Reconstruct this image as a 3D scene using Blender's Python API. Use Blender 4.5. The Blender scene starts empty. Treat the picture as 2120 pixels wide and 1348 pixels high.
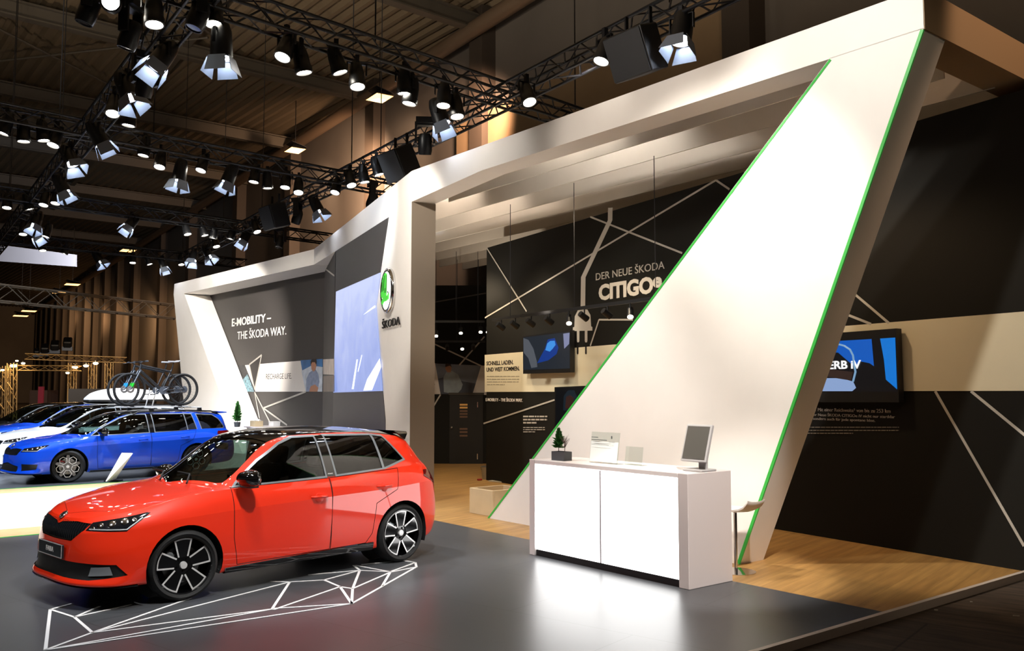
import bpy, bmesh, math, random
from mathutils import Vector, Matrix
random.seed(7)
SC = bpy.context.scene
COL = SC.collection
# ------------------------------------------------------------------ camera, world, exposure, main lights
W_, H_ = 2120, 1348
FPX, EYE, HORIZON = 1850.0, 1.85, 809.0
PITCH = math.atan((HORIZON - H_/2)/FPX)
cd = bpy.data.cameras.new('camera'); cam = bpy.data.objects.new('camera', cd); COL.objects.link(cam)
cd.sensor_width = 36; cd.lens = FPX*36/W_; cd.clip_end = 400; cd.clip_start = .1
cam.location = (0, 0, EYE); cam.rotation_euler = (math.pi/2 + PITCH, 0, 0)
SC.camera = cam
SC.view_settings.view_transform = 'Standard'; SC.view_settings.look = 'None'
SC.view_settings.gamma = 1; SC.view_settings.use_curve_mapping = False
SC.view_settings.exposure = 0.0
wd = bpy.data.worlds.new('hall_air'); SC.world = wd; wd.use_nodes = True
wd.node_tree.nodes['Background'].inputs[0].default_value = (1.0, .80, .60, 1)
wd.node_tree.nodes['Background'].inputs[1].default_value = 0.06

# stand axes: U runs along the front of the stand (away, to the left), V into the stand (away, to the right)
UA = math.radians(-38.5)
U = Vector((math.sin(UA), math.cos(UA), 0)); V = Vector((U.y, -U.x, 0)); UP = Vector((0, 0, 1))
def S(a, b, z=0.0): return U*a + V*b + UP*z
def ab(p): return p.dot(U), p.dot(V)
def ray(px, py):
    c, s = math.cos(PITCH), math.sin(PITCH)
    x, y = (px - W_/2)/FPX, -(py - H_/2)/FPX
    return Vector((x, c - y*s, s + y*c))
EYEP = Vector((0, 0, EYE))
def onz(px, py, z=0.0):
    d = ray(px, py); return EYEP + d*((z - EYE)/d.z)
class Plane:
    """a vertical plane through p whose horizontal (reading) direction is xd; nrm faces the visitor"""
    def __init__(s, p, xd):
        s.p = Vector((p.x, p.y, 0)); s.x = Vector((xd.x, xd.y, 0)).normalized()
        s.n = s.x.cross(UP)
        if s.n.dot(-s.p) < 0: s.x = -s.x; s.n = -s.n
    def at(s, px, py, off=0):
        d = ray(px, py); q = s.p + s.n*off
        return EYEP + d*((q - EYEP).dot(s.n)/d.dot(s.n))
def spot(name, loc, aim, power, color, size=40, blend=.5, radius=.12):
    l = bpy.data.lights.new(name, 'SPOT'); l.energy = power; l.color = color
    l.spot_size = math.radians(size); l.spot_blend = blend; l.shadow_soft_size = radius
    o = bpy.data.objects.new(name, l); COL.objects.link(o); o.location = loc
    o.rotation_euler = (Vector(aim) - Vector(loc)).to_track_quat('-Z', 'Y').to_euler(); return o
WARM, COOL, NEUT = (1, .86, .68), (.80, .88, 1), (1, .94, .86)
# the rig over the stand: truss spotlights (fixtures built further down) and added fill spots without fixtures
RIG = [
 # loc(a,b,z), aim(a,b,z), watts, colour, cone
 ((6.4, 4.0, 6.0), (6.5, 7.94, 3.0), 1250, (1, .93, .83), 60),      # leg
 ((10.0, 3.8, 6.0), (9.4, 7.94, 1.0), 950, (1, .94, .90), 60),      # leg low, counter
 ((4.8, 4.4, 6.1), (4.6, 7.94, 4.3), 700, (1, .94, .86), 60),      # leg top
 ((7.4, 4.4, 6.2), (7.3, 7.94, 5.2), 340, (1, .88, .76), 60),       # beam
 ((11.6, 5.0, 6.2), (11.2, 7.94, 5.3), 150, NEUT, 60),              # beam near the pillar
 ((11.4, 5.0, 6.2), (13.4, 8.4, 4.0), 1000, (1, .93, .84), 50),      # logo pillar
 ((14.5, 5.5, 6.2), (15.0, 8.6, 5.2), 420, COOL, 60),               # logo panel and beam
 ((17.5, 4.5, 6.2), (21, 8.2, 3.2), 1500, NEUT, 60),                # e-mobility wall
 ((20.0, 6.0, 6.2), (27.4, 9.3, 3.0), 9000, NEUT, 50),              # far leg
 ((9.6, 1.2, 6.0), (10.6, 3.4, .5), 480, (1, .95, .90), 75),       # red car
 ((4.4, 3.0, 6.2), (9.7, 3.9, .7), 1700, (1, .93, .86), 50),         # red car, side
 ((8.6, -2.2, 6.2), (10.2, 2.4, .6), 700, (.94, .96, 1), 60),      # red car, nose
 ((12.6, 6.2, 6.0), (11.2, 5.2, .4), 650, COOL, 70),                # red car, rear
 ((6.2, 2.4, 6.2), (7.6, 2.0, 0), 850, (.84, .93, 1), 80),         # floor before the car
 ((2.2, 4.6, 6.2), (5.7, 6.9, .7), 3000, (1, .92, .86), 24),         # counter and near floor
 ((16.2, 1.6, 6.2), (16.0, 2.6, 0), 3600, (1, .97, .92), 62),       # white walkway
 ((16.6, 5.6, 6.2), (16.0, 5.0, 0), 1800, (1, .97, .92), 62),
 ((18.2, 1.6, 6.2), (21.0, 4.6, .6), 2800, COOL, 75),               # blue estate
 ((19.2, 6.4, 6.2), (21.2, 6.4, .8), 1800, COOL, 75),
 ((22.0, 1.0, 6.2), (24.5, 4.0, .6), 3000, COOL, 75),               # cars behind
 ((26.6, 2.0, 6.2), (28.5, 4.0, .6), 1800, COOL, 75),
 ((9.0, 8.25, 6.35), (9.8, 10.6, 4.0), 200, (1, .92, .84), 120),    # added spots through the baffles to brighten them
 ((13.2, 8.9, 6.35), (14.4, 11.0, 4.0), 200, (1, .84, .70), 120),
 ((9.8, 8.9, 4.9), (11.0, 9.6, 0), 240, (1, .80, .56), 110),        # inside the stand
 ((15.0, 10.2, 4.9), (15.4, 10.4, 0), 420, (1, .80, .56), 120),
 ((6.6, 8.7, 4.9), (5.2, 8.9, 0), 170, (1, .70, .42), 120),
 ((12.5, 9.3, 4.6), (13.2, 11, 2.2), 200, (1, .84, .62), 80),
 ((1.2, 9.4, 8.5), (3.9, 9.5, 5.4), 600, (1, .64, .40), 34),        # added warm wash standing in for hall light on the side beam
 ((-1.5, 4.0, 8.0), (4.6, 9.9, 1.6), 230, (1, .80, .56), 40),       # added fill on the right wall
 ((11.0, 9.3, 3.1), (11.2, 9.6, 6), 60, (1, .88, .74), 150),        # added uplights inside, standing in for floor bounce
 ((15.5, 10.4, 3.2), (15.6, 10.6, 6), 170, (1, .86, .70), 150),
 ((10.5, 4.0, 7.0), (10.6, 4.2, 15), 3400, (1, .86, .68), 165),      # added uplights standing in for rig spill on the roof
 ((17.0, 2.0, 7.0), (17, 2.2, 15), 2600, (1, .86, .68), 165),
 ((25.0, 3.0, 7.0), (25, 3.2, 15), 1200, (1, .78, .55), 165),
 ((5.0, 9.0, 7.0), (5, 10, 15), 1000, (1, .74, .50), 165),
]
for k, (p, q, w, c, sz) in enumerate(RIG):
    spot('rig_or_fill_beam', S(*p), S(*q), w, c, sz)

# ------------------------------------------------------------------ materials
def lin(h):
    if not isinstance(h, str): return tuple(h)
    h = h.lstrip('#'); v = [int(h[i:i+2], 16)/255 for i in (0, 2, 4)]
    return tuple(x/12.92 if x <= .04045 else ((x + .055)/1.055)**2.4 for x in v)
MATS = {}
def mat(name, col, rough=.5, metal=0.0, spec=.5, coat=0.0, emit=None, es=0.0, noise=None, bump=None, rvar=None, coat_rough=.03):
    if name in MATS: return MATS[name]
    m = bpy.data.materials.new(name); m.use_nodes = True; MATS[name] = m
    nt = m.node_tree; b = nt.nodes['Principled BSDF']; c = lin(col)
    b.inputs['Base Color'].default_value = (*c, 1); b.inputs['Roughness'].default_value = rough
    b.inputs['Metallic'].default_value = metal; b.inputs['Specular IOR Level'].default_value = spec
    b.inputs['Coat Weight'].default_value = coat; b.inputs['Coat Roughness'].default_value = coat_rough
    if emit is not None:
        b.inputs['Emission Color'].default_value = (*lin(emit), 1); b.inputs['Emission Strength'].default_value = es
    if noise or bump or rvar:
        tc = nt.nodes.new('ShaderNodeTexCoord')
    if noise:
        sc, amt = noise
        n = nt.nodes.new('ShaderNodeTexNoise'); n.inputs['Scale'].default_value = sc; n.inputs['Detail'].default_value = 6
        nt.links.new(tc.outputs['Object'], n.inputs['Vector'])
        r = nt.nodes.new('ShaderNodeValToRGB'); lo, hi = 1 - amt, 1 + amt
        r.color_ramp.elements[0].position = .3; r.color_ramp.elements[1].position = .7
        r.color_ramp.elements[0].color = (*[min(1, x*lo) for x in c], 1); r.color_ramp.elements[1].color = (*[min(1, x*hi) for x in c], 1)
        nt.links.new(n.outputs['Fac'], r.inputs['Fac']); nt.links.new(r.outputs['Color'], b.inputs['Base Color'])
    if rvar:
        sc, lo, hi = rvar
        n = nt.nodes.new('ShaderNodeTexNoise'); n.inputs['Scale'].default_value = sc; n.inputs['Detail'].default_value = 5
        nt.links.new(tc.outputs['Object'], n.inputs['Vector'])
        mr = nt.nodes.new('ShaderNodeMapRange'); mr.inputs['From Min'].default_value = .3; mr.inputs['From Max'].default_value = .7
        mr.inputs['To Min'].default_value = lo; mr.inputs['To Max'].default_value = hi
        nt.links.new(n.outputs['Fac'], mr.inputs['Value']); nt.links.new(mr.outputs[0], b.inputs['Roughness'])
    if bump:
        sc, st = bump
        n = nt.nodes.new('ShaderNodeTexNoise'); n.inputs['Scale'].default_value = sc; n.inputs['Detail'].default_value = 4
        nt.links.new(tc.outputs['Object'], n.inputs['Vector'])
        bp = nt.nodes.new('ShaderNodeBump'); bp.inputs['Strength'].default_value = st; bp.inputs['Distance'].default_value = .02
        nt.links.new(n.outputs['Fac'], bp.inputs['Height']); nt.links.new(bp.outputs['Normal'], b.inputs['Normal'])
    return m
def tiles(name, c1, c2, mortar, size, row, rough, rot=0, msize=.004, grain=None, offset=.5, rvar=None, noise=.25):
    m = bpy.data.materials.new(name); m.use_nodes = True; MATS[name] = m
    nt = m.node_tree; N = nt.nodes.new; L = nt.links.new; b = nt.nodes['Principled BSDF']
    tc = N('ShaderNodeTexCoord'); mp = N('ShaderNodeMapping'); mp.inputs['Rotation'].default_value = (0, 0, rot)
    L(tc.outputs['Object'], mp.inputs['Vector'])
    br = N('ShaderNodeTexBrick'); br.offset = offset; br.inputs['Scale'].default_value = 1
    br.inputs['Brick Width'].default_value = size; br.inputs['Row Height'].default_value = row
    br.inputs['Mortar Size'].default_value = msize; br.inputs['Mortar Smooth'].default_value = .2
    br.inputs['Color1'].default_value = (*lin(c1), 1); br.inputs['Color2'].default_value = (*lin(c2), 1); br.inputs['Mortar'].default_value = (*lin(mortar), 1)
    L(mp.outputs[0], br.inputs['Vector'])
    n = N('ShaderNodeTexNoise'); n.inputs['Detail'].default_value = 6
    if grain:
        m2 = N('ShaderNodeMapping'); m2.inputs['Scale'].default_value = grain; L(mp.outputs[0], m2.inputs['Vector']); L(m2.outputs[0], n.inputs['Vector']); n.inputs['Scale'].default_value = 1
    else:
        L(mp.outputs[0], n.inputs['Vector']); n.inputs['Scale'].default_value = 1.6
    mr = N('ShaderNodeMapRange'); mr.inputs['From Min'].default_value = .3; mr.inputs['From Max'].default_value = .7
    mr.inputs['To Min'].default_value = 1 - noise; mr.inputs['To Max'].default_value = 1 + noise; L(n.outputs['Fac'], mr.inputs['Value'])
    mx = N('ShaderNodeVectorMath'); mx.operation = 'SCALE'; L(br.outputs['Color'], mx.inputs[0]); L(mr.outputs[0], mx.inputs['Scale'])
    L(mx.outputs[0], b.inputs['Base Color']); b.inputs['Roughness'].default_value = rough
    if rvar:
        r2 = N('ShaderNodeMapRange'); r2.inputs['From Min'].default_value = .3; r2.inputs['From Max'].default_value = .7
        r2.inputs['To Min'].default_value = rvar[0]; r2.inputs['To Max'].default_value = rvar[1]; L(n.outputs['Fac'], r2.inputs['Value']); L(r2.outputs[0], b.inputs['Roughness'])
    return m
def glass(name, tint, refl=1.0, rough=.0, ior=1.5):
    m = bpy.data.materials.new(name); m.use_nodes = True; MATS[name] = m
    nt = m.node_tree; N = nt.nodes.new; L = nt.links.new
    for n in list(nt.nodes): nt.nodes.remove(n)
    o = N('ShaderNodeOutputMaterial'); t = N('ShaderNodeBsdfTransparent'); t.inputs[0].default_value = (*lin(tint), 1)
    g = N('ShaderNodeBsdfGlossy'); g.inputs['Roughness'].default_value = rough; g.inputs[0].default_value = (refl, refl, refl, 1)
    lw = N('ShaderNodeLayerWeight'); pw_ = N('ShaderNodeMath'); pw_.operation = 'POWER'; pw_.inputs[1].default_value = 4; L(lw.outputs['Facing'], pw_.inputs[0])
    f = N('ShaderNodeMath'); f.operation = 'MULTIPLY_ADD'; f.inputs[1].default_value = .85; f.inputs[2].default_value = .05; L(pw_.outputs[0], f.inputs[0]); x = N('ShaderNodeMixShader')
    L(f.outputs[0], x.inputs[0]); L(t.outputs[0], x.inputs[1]); L(g.outputs[0], x.inputs[2]); L(x.outputs[0], o.inputs[0]); return m
def gradient_screen(name, stops, axis, lo, hi, es, streak=0.0, sc=3):
    """a lit display: colour ramp along a direction, broken by soft streaks"""
    m = bpy.data.materials.new(name); m.use_nodes = True; MATS[name] = m
    nt = m.node_tree; N = nt.nodes.new; L = nt.links.new; b = nt.nodes['Principled BSDF']
    b.inputs['Base Color'].default_value = (.01, .01, .01, 1); b.inputs['Roughness'].default_value = .35
    tc = N('ShaderNodeTexCoord'); d = N('ShaderNodeVectorMath'); d.operation = 'DOT_PRODUCT'; d.inputs[1].default_value = axis
    L(tc.outputs['Object'], d.inputs[0])
    mr = N('ShaderNodeMapRange'); mr.inputs['From Min'].default_value = lo; mr.inputs['From Max'].default_value = hi; L(d.outputs['Value'], mr.inputs['Value'])
    src = mr.outputs[0]
    if streak:
        n = N('ShaderNodeTexNoise'); n.inputs['Scale'].default_value = sc; n.inputs['Detail'].default_value = 5; n.inputs['Distortion'].default_value = 1.5
        L(tc.outputs['Object'], n.inputs['Vector'])
        a = N('ShaderNodeMath'); a.operation = 'MULTIPLY_ADD'; L(n.outputs['Fac'], a.inputs[0]); a.inputs[1].default_value = streak; L(src, a.inputs[2])
        s2 = N('ShaderNodeMath'); s2.operation = 'SUBTRACT'; L(a.outputs[0], s2.inputs[0]); s2.inputs[1].default_value = streak*.5; src = s2.outputs[0]
    r = N('ShaderNodeValToRGB'); e = r.color_ramp.elements
    while len(e) < len(stops): e.new(.5)
    for el, (p, c) in zip(e, stops): el.position = p; el.color = (*lin(c), 1)
    L(src, r.inputs['Fac']); L(r.outputs['Color'], b.inputs['Emission Color']); b.inputs['Emission Strength'].default_value = es; return m

m_white = mat('white_laminate', '#e9e4de', .55, noise=(3, .015))
m_black = mat('black_plastic', '#0d0d0e', .45)
m_gloss_black = mat('gloss_black', '#050506', .08, coat=.6)
m_truss = mat('black_truss_paint', '#15161a', .45, metal=.3)
m_alu = mat('aluminium_truss', '#8d8578', .4, metal=.6)
m_housing = mat('lamp_housing', '#101113', .4, metal=.2)
m_chrome = mat('chrome', '#d8d8d8', .12, metal=1)
m_silver = mat('silver_paint', '#d6d6d6', .28, metal=.35)
m_satin = mat('satin_grey_trim', '#8e9499', .35, metal=.6)
m_rubber = mat('tyre_rubber', '#0b0b0c', .75, bump=(60, .15))
m_dark = mat('dark_cavity', '#050505', .8)
m_cabin = mat('dark_cabin_cloth', '#15171a', .85, noise=(40, .3))
m_seat = mat('grey_seat_cloth', '#3a3d42', .85, noise=(40, .2))
m_charcoal = mat('charcoal_wall', '#2b2927', .6, noise=(.8, .06))
m_darkwall = mat('black_brown_wall', '#1c1b18', .7, spec=.15, noise=(.8, .08))
m_line = mat('light_grey_line', '#b9b4ab', .6)
m_cream = mat('cream_panel', '#ddd4b8', .6, noise=(2, .02))
m_letter = mat('white_lettering', '#e8e4de', .5)
m_blackletter = mat('black_lettering', '#14110f', .5)
m_green = mat('green_edge_strip', '#2f9c3a', .45, emit='#35a83f', es=.25)
m_lens = mat('warm_lamp_lens', '#ffffff', .3, emit=(1, .93, .80), es=42)
m_lens_cool = mat('cool_lamp_lens', '#ffffff', .3, emit=(.82, .88, 1), es=48)
m_lens_dim = mat('unlit_lamp_lens', '#2a2c30', .15)
m_lens_hall = mat('hall_lamp_lens', '#ffffff', .3, emit=(1, .50, .16), es=4)
m_flap = mat('barn_door_metal', '#6b7482', .45)
m_lightbox = mat('backlit_acrylic', '#ffffff', .35, emit=(1, .995, .98), es=5)
m_leaf = mat('conifer_needles', '#41803a', .7, noise=(30, .4))
m_soil = mat('potting_soil', '#2b2018', .9)
m_pot = mat('slate_grey_pot', '#43464a', .6)
m_beige = mat('beige_board', '#c7b18c', .55, noise=(5, .05))

# ------------------------------------------------------------------ mesh helpers
class MB:
    def __init__(s): s.v = []; s.f = []
    def add(s, vs, fs):
        o = len(s.v); s.v += [tuple(v) for v in vs]; s.f += [tuple(i + o for i in f) for f in fs]; return s
    def box(s, c, d, rot=None):
        x, y, z = d[0]/2, d[1]/2, d[2]/2
        vs = [Vector((i*x, j*y, k*z)) for k in (-1, 1) for j in (-1, 1) for i in (-1, 1)]
        if rot: vs = [rot @ v for v in vs]
        c = Vector(c); return s.add([v + c for v in vs], [(0,2,3,1),(4,5,7,6),(0,1,5,4),(2,6,7,3),(0,4,6,2),(1,3,7,5)])
    def obox(s, o, ex, ey, ez):  # corner and three edge vectors
        o, ex, ey, ez = map(Vector, (o, ex, ey, ez))
        vs = [o + ex*i + ey*j + ez*k for k in (0, 1) for j in (0, 1) for i in (0, 1)]
        return s.add(vs, [(0,2,3,1),(4,5,7,6),(0,1,5,4),(2,6,7,3),(0,4,6,2),(1,3,7,5)])
    def tube(s, pts, r, n=8, cap=True, closed=False):
        pts = [Vector(p) for p in pts]; m = len(pts); rs = r if isinstance(r, (list, tuple)) else [r]*m
        rings = []; ref = None
        for i, p in enumerate(pts):
            if closed: t = pts[(i+1) % m] - pts[i-1]
            else: t = pts[min(i+1, m-1)] - pts[max(i-1, 0)]
            t.normalize()
            if ref is None: ref = Vector((0, 0, 1)) if abs(t.z) < .9 else Vector((1, 0, 0))
            a = t.cross(ref).normalized(); b = a.cross(t).normalized(); ref = b
            rings.append([p + (a*math.cos(2*math.pi*k/n) + b*math.sin(2*math.pi*k/n))*rs[i] for k in range(n)])
        vs = [v for rg in rings for v in rg]; fs = []
        for i in range(m if closed else m-1):
            j = (i+1) % m
            for k in range(n): fs.append((i*n+k, i*n+(k+1) % n, j*n+(k+1) % n, j*n+k))
        if cap and not closed: fs += [tuple(range(n))[::-1], tuple((m-1)*n + k for k in range(n))]
        return s.add(vs, fs)
    def lathe(s, prof, n=24, o=(0,0,0), ax=Vector((0,0,1)), closed=False, cap=True):
        """prof: (radius, height) pairs round axis ax"""
        ax = Vector(ax).normalized(); a = ax.cross(Vector((1,0,0)) if abs(ax.x) < .9 else Vector((0,1,0))).normalized(); b = ax.cross(a); o = Vector(o)
        m = len(prof); vs = [o + ax*h + (a*math.cos(2*math.pi*k/n) + b*math.sin(2*math.pi*k/n))*r for r, h in prof for k in range(n)]
        fs = [(i*n+k, i*n+(k+1) % n, ((i+1) % m)*n+(k+1) % n, ((i+1) % m)*n+k) for i in range(m if closed else m-1) for k in range(n)]
        if not closed and cap:
            if prof[0][0] > 1e-6: fs.append(tuple(range(n))[::-1])
            if prof[-1][0] > 1e-6: fs.append(tuple((m-1)*n + k for k in range(n)))
        return s.add(vs, fs)
    def prism(s, poly, d):
        """closed polygon (3D points) extruded by vector d"""
        d = Vector(d); p = [Vector(q) for q in poly]; n = len(p)
        return s.add(p + [q + d for q in p], [tuple(range(n))[::-1], tuple(range(n, 2*n))] + [(i, (i+1) % n, n+(i+1) % n, n+i) for i in range(n)])
    def poly(s, pts): return s.add(pts, [tuple(range(len(pts)))])
    def ball(s, c, r, n=10, sz=1.0):
        return s.lathe([(r*math.sin(math.pi*i/n), -r*sz*math.cos(math.pi*i/n)) for i in range(n+1)], n*2, c)
    def build(s, name, m, parent=None, smooth=None, fix=True):
        me = bpy.data.meshes.new(name); me.from_pydata(s.v, [], s.f); me.materials.append(m)
        if fix:
            bm = bmesh.new(); bm.from_mesh(me); bmesh.ops.remove_doubles(bm, verts=bm.verts, dist=1e-6)
            bmesh.ops.recalc_face_normals(bm, faces=bm.faces); bm.to_mesh(me); bm.free()
        if smooth:
            for p in me.polygons: p.use_smooth = True
            me.set_sharp_from_angle(angle=math.radians(smooth))
        o = bpy.data.objects.new(name, me); COL.objects.link(o)
        if parent: o.parent = parent
        return o
def tag(o, label=None, cat=None, group=None, kind=None):
    if label: o['label'] = label
    if cat: o['category'] = cat
    if group: o['group'] = group
    if kind: o['kind'] = kind
    return o
def thing(name, loc, label, cat, rz=0, group=None):
    o = bpy.data.objects.new(name, None); COL.objects.link(o); o.location = loc; o.rotation_euler = (0, 0, rz); o.empty_display_size = .1
    return tag(o, label, cat, group)
def struct(o): o['kind'] = 'structure'; return o
def copy_tree(o, parent=None):
    c = o.copy(); COL.objects.link(c)
    if parent: c.parent = parent
    for ch in [x for x in o.children]: copy_tree(ch, c)
    return c
def bevel(o, w=.01, seg=2, ang=40):
    md = o.modifiers.new('bevel', 'BEVEL'); md.width = w; md.segments = seg; md.limit_method = 'ANGLE'; md.angle_limit = math.radians(ang); return o
def text_obj(name, txt, m, origin, xdir, width, height, parent=None, bold=0.0, depth=.004, shear=0, ydir=UP):
    """lettering fitted into width x height, lower left corner at origin, facing xdir x up"""
    cu = bpy.data.curves.new('tmp', 'FONT'); cu.body = txt; cu.offset = bold; cu.extrude = .02; cu.shear = shear; cu.resolution_u = 3
    to = bpy.data.objects.new('tmp', cu); me = bpy.data.meshes.new_from_object(to); bpy.data.objects.remove(to)
    xs = [v.co.x for v in me.vertices]; ys = [v.co.y for v in me.vertices]
    x0, x1, y0, y1 = min(xs), max(xs), min(ys), max(ys); X = Vector(xdir).normalized(); Y = Vector(ydir).normalized(); Zd = X.cross(Y)
    for v in me.vertices:
        c = v.co; v.co = Vector(origin) + X*((c.x-x0)/(x1-x0)*width) + Y*((c.y-y0)/(y1-y0)*height) + Zd*((c.z+.02)/.04*depth)
    me.name = name; me.materials.clear(); me.materials.append(m)
    o = bpy.data.objects.new(name, me); COL.objects.link(o)
    if parent: o.parent = parent
    return o
def pl_poly(pl, name, pxs, m, parent=None, off=.004, th=.003):
    return MB().prism([pl.at(x, y, off) for x, y in pxs], -pl.n*th).build(name, m, parent)
def pl_lines(pl, name, segs, w, m, parent=None, off=.005, th=.003):
    b = MB()
    for (x0, y0, x1, y1) in segs:
        p, q = pl.at(x0, y0, off), pl.at(x1, y1, off); d = (q-p).normalized(); s_ = d.cross(pl.n).normalized()*w/2
        b.prism([p-s_, q-s_, q+s_, p+s_], -pl.n*th)
    return b.build(name, m, parent)
def pl_text(pl, name, txt, m, p_bl, p_br, p_tl, parent=None, bold=0.0, off=.004, depth=.006, shear=0):
    """lettering on the wall from its lower left, lower right and upper left corners in the photo"""
    a, b, c = pl.at(*p_bl, off), pl.at(*p_br, off), pl.at(*p_tl, off)
    o = Vector((a.x, a.y, (a.z+b.z)/2))
    return text_obj(name, txt, m, o, pl.x, abs((b-a).dot(pl.x)), c.z-a.z, parent, bold, depth, shear)
# ------------------------------------------------------------------ floors
tiles('dark_floor_tiles', '#434548', '#47494c', '#36373a', 2.4, 1.2, .335, rot=-UA, msize=.006, noise=.05)
tiles('oak_planks', '#a57d48', '#b0884f', '#86673a', 1.8, .16, .42, rot=-UA+math.pi/2, msize=.002, grain=(1.2, 16, 1), noise=.22)
tiles('hall_carpet', '#3a2e25', '#42352a', '#251d17', 2, 2, .95, rot=-UA, msize=.01, grain=(2, 14, 2), noise=.5)
m_walk = mat('white_walkway_laminate', '#d9d3cc', .45, noise=(2, .03))
m_oakstrip = mat('oak_border', '#b89f74', .45, noise=(9, .1))
m_trim = mat('white_edge_trim', '#cfc2b8', .4)
def slab(name, pts, z0, z1, m, kind='structure', parent=None):
    o = MB().prism([S(a, b, z0) for a, b in pts], (0, 0, z1-z0)).build(name, m, parent)
    if kind and not parent: o['kind'] = kind
    return o
def rect(a0, a1, b0, b1): return [(a0, b0), (a1, b0), (a1, b1), (a0, b1)]
slab('floor', rect(-20, 170, -45, 60), -.16, -.06, MATS['hall_carpet'])
slab('floor_front', rect(4.03, 12.95, -12, 7.2), -.06, 0, MATS['dark_floor_tiles'])
slab('floor_wood', [(4.03, 7.2), (12.95, 7.2), (19.3, 7.2), (19.3, 14.5), (4.03, 14.5)], -.06, 0, MATS['oak_planks'])
slab('floor_walkway', rect(13.72, 18.45, -12, 7.2), -.06, 0, m_walk)
slab('trim_1', rect(12.99, 13.72, -12, 7.2), -.06, 0, m_oakstrip)
slab('trim_2', rect(18.45, 19.25, -12, 7.2), -.06, 0, m_oakstrip)
slab('trim_3', rect(12.95, 12.99, -12, 7.2), -.06, .004, m_green)
slab('trim_4', rect(19.25, 19.30, -12, 7.2), -.06, .004, m_green)
slab('floor_rear', [(19.30, -12), (46, -12), (46, 14.5), (19.30, 14.5)], -.06, 0, MATS['dark_floor_tiles'])
slab('trim_5', rect(3.985, 4.03, -12, 14.5), -.06, .012, m_trim)
for (px, py, r, l) in [(1825, 1281, .012, .09), (1938, 1264, .014, .03), (2011, 1247, .008, .02), (2104, 1276, .008, .05), (1790, 1302, .006, .02)]:
    p = onz(px, py, -.06)
    o = MB().box((p.x, p.y, -.056), (l, r, .008), Matrix.Rotation(-.3, 3, 'Z')).build('paper_scrap', mat('scrap_paper', '#a99f92', .8))
    tag(o, {1825: 'long pale paper scrap on the dark carpet, nearest the white platform edge', 1938: 'roundish pale paper scrap on the dark carpet, below the oak floor',
            2011: 'tiny pale scrap on the dark carpet, between two larger scraps at right', 2104: 'pale scrap on the dark carpet at the far right of the frame',
            1790: 'tiny scrap on the dark carpet, leftmost of the litter'}[px], 'litter', 'scraps of litter on the dark carpet')

# taped white outline on the dark floor beside the red car
segs = [(104,1262,154,1278),(104,1262,94,1346),(154,1278,191,1310),(191,1310,94,1346),(104,1262,148,1250),(154,1278,205,1256),(154,1278,270,1252),
 (191,1310,393,1239),(191,1310,600,1205),(191,1310,565,1261),(94,1346,565,1261),(94,1346,728,1250),(600,1205,564,1260),(564,1260,728,1250),(600,1205,562,1204),
 (600,1205,671,1201),(671,1201,745,1181),(671,1201,704,1215),(704,1215,728,1250),(704,1215,568,1262),(704,1215,730,1219),(730,1219,745,1181),(730,1219,728,1250),
 (730,1219,808,1185),(745,1181,732,1171),(745,1181,808,1184),(808,1184,737,1171),(808,1184,860,1165),(808,1185,862,1174),(808,1185,791,1214),(728,1250,862,1174),
 (862,1174,860,1165),(860,1165,836,1160),(836,1160,750,1169),(745,1181,640,1190),(860,1165,822,1159)]
b = MB()
for x0, y0, x1, y1 in segs:
    p, q = onz(x0, y0, .002), onz(x1, y1, .002); d = (q-p).normalized(); s_ = d.cross(UP)*.0125
    b.prism([p-s_-d*.01, q-s_+d*.01, q+s_+d*.01, p+s_-d*.01], (0, 0, .002))
tag(b.build('floor_graphic', mat('white_floor_tape', '#e6e6e6', .5)), 'white angular line drawing taped on the dark floor beside the red car', 'floor graphic')

# ------------------------------------------------------------------ the white portal frame
TOP, SOF = 5.56, 5.17
F = Plane(S(8, 7.94), -U)
P0 = S(12.705, 7.94, TOP); P1 = onz(650, 516, TOP); P2 = onz(361, 588, TOP)
LG = Plane(P0, P0-P1); LP = Plane(P1, P1-P2)
portal = thing('portal_frame', S(8, 7.94), 'tall white angular portal frame with slanted leg forming the front of the exhibition stand', 'stand frame')
def pw(mb, name, m, parent=None):  # world-space part under the portal
    o = mb.build(name, m, parent or portal)
    if not parent: o.matrix_parent_inverse = Matrix.Translation(-portal.location)
    return o
D4 = V*.42
beam = pw(MB().prism([S(3.9, 7.94, TOP), S(3.9, 7.94, SOF), S(10.7, 7.94, SOF+.01), S(12.705, 7.94, 5.03), S(12.705, 7.94, TOP)], D4), 'front_beam', m_white)
leg = pw(MB().prism([S(3.902, 7.94, SOF+.01), S(4.86, 7.94, SOF+.01), S(10.55, 7.94, 0), S(6.08, 7.94, 0)], D4), 'slanted_leg', m_white)
def edge_strip(a0, z0, a1, z1, sgn, w):
    p, q = S(a0, 7.94, z0), S(a1, 7.94, z1); d = (q-p).normalized(); n = d.cross(V).normalized()
    if n.dot(-U)*sgn < 0: n = -n
    return MB().obox(p - V*.006, q-p, -n*w, V*.02)
lw = edge_strip(3.9, SOF-.01, 6.08, 0, 1, .032); o1 = pw(lw, 'light_strip', m_green); 
o2 = pw(edge_strip(4.86, SOF, 10.55, 0, -1, .026), 'light_strip', m_green)
pw(MB().prism([S(3.893, 7.946, TOP), S(3.893, 7.946, SOF-.002), S(3.893, 13, SOF-.002), S(3.893, 13, TOP)], U*.427), 'side_beam', mat('beige_side_cladding', '#a38a6c', .6))
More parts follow.
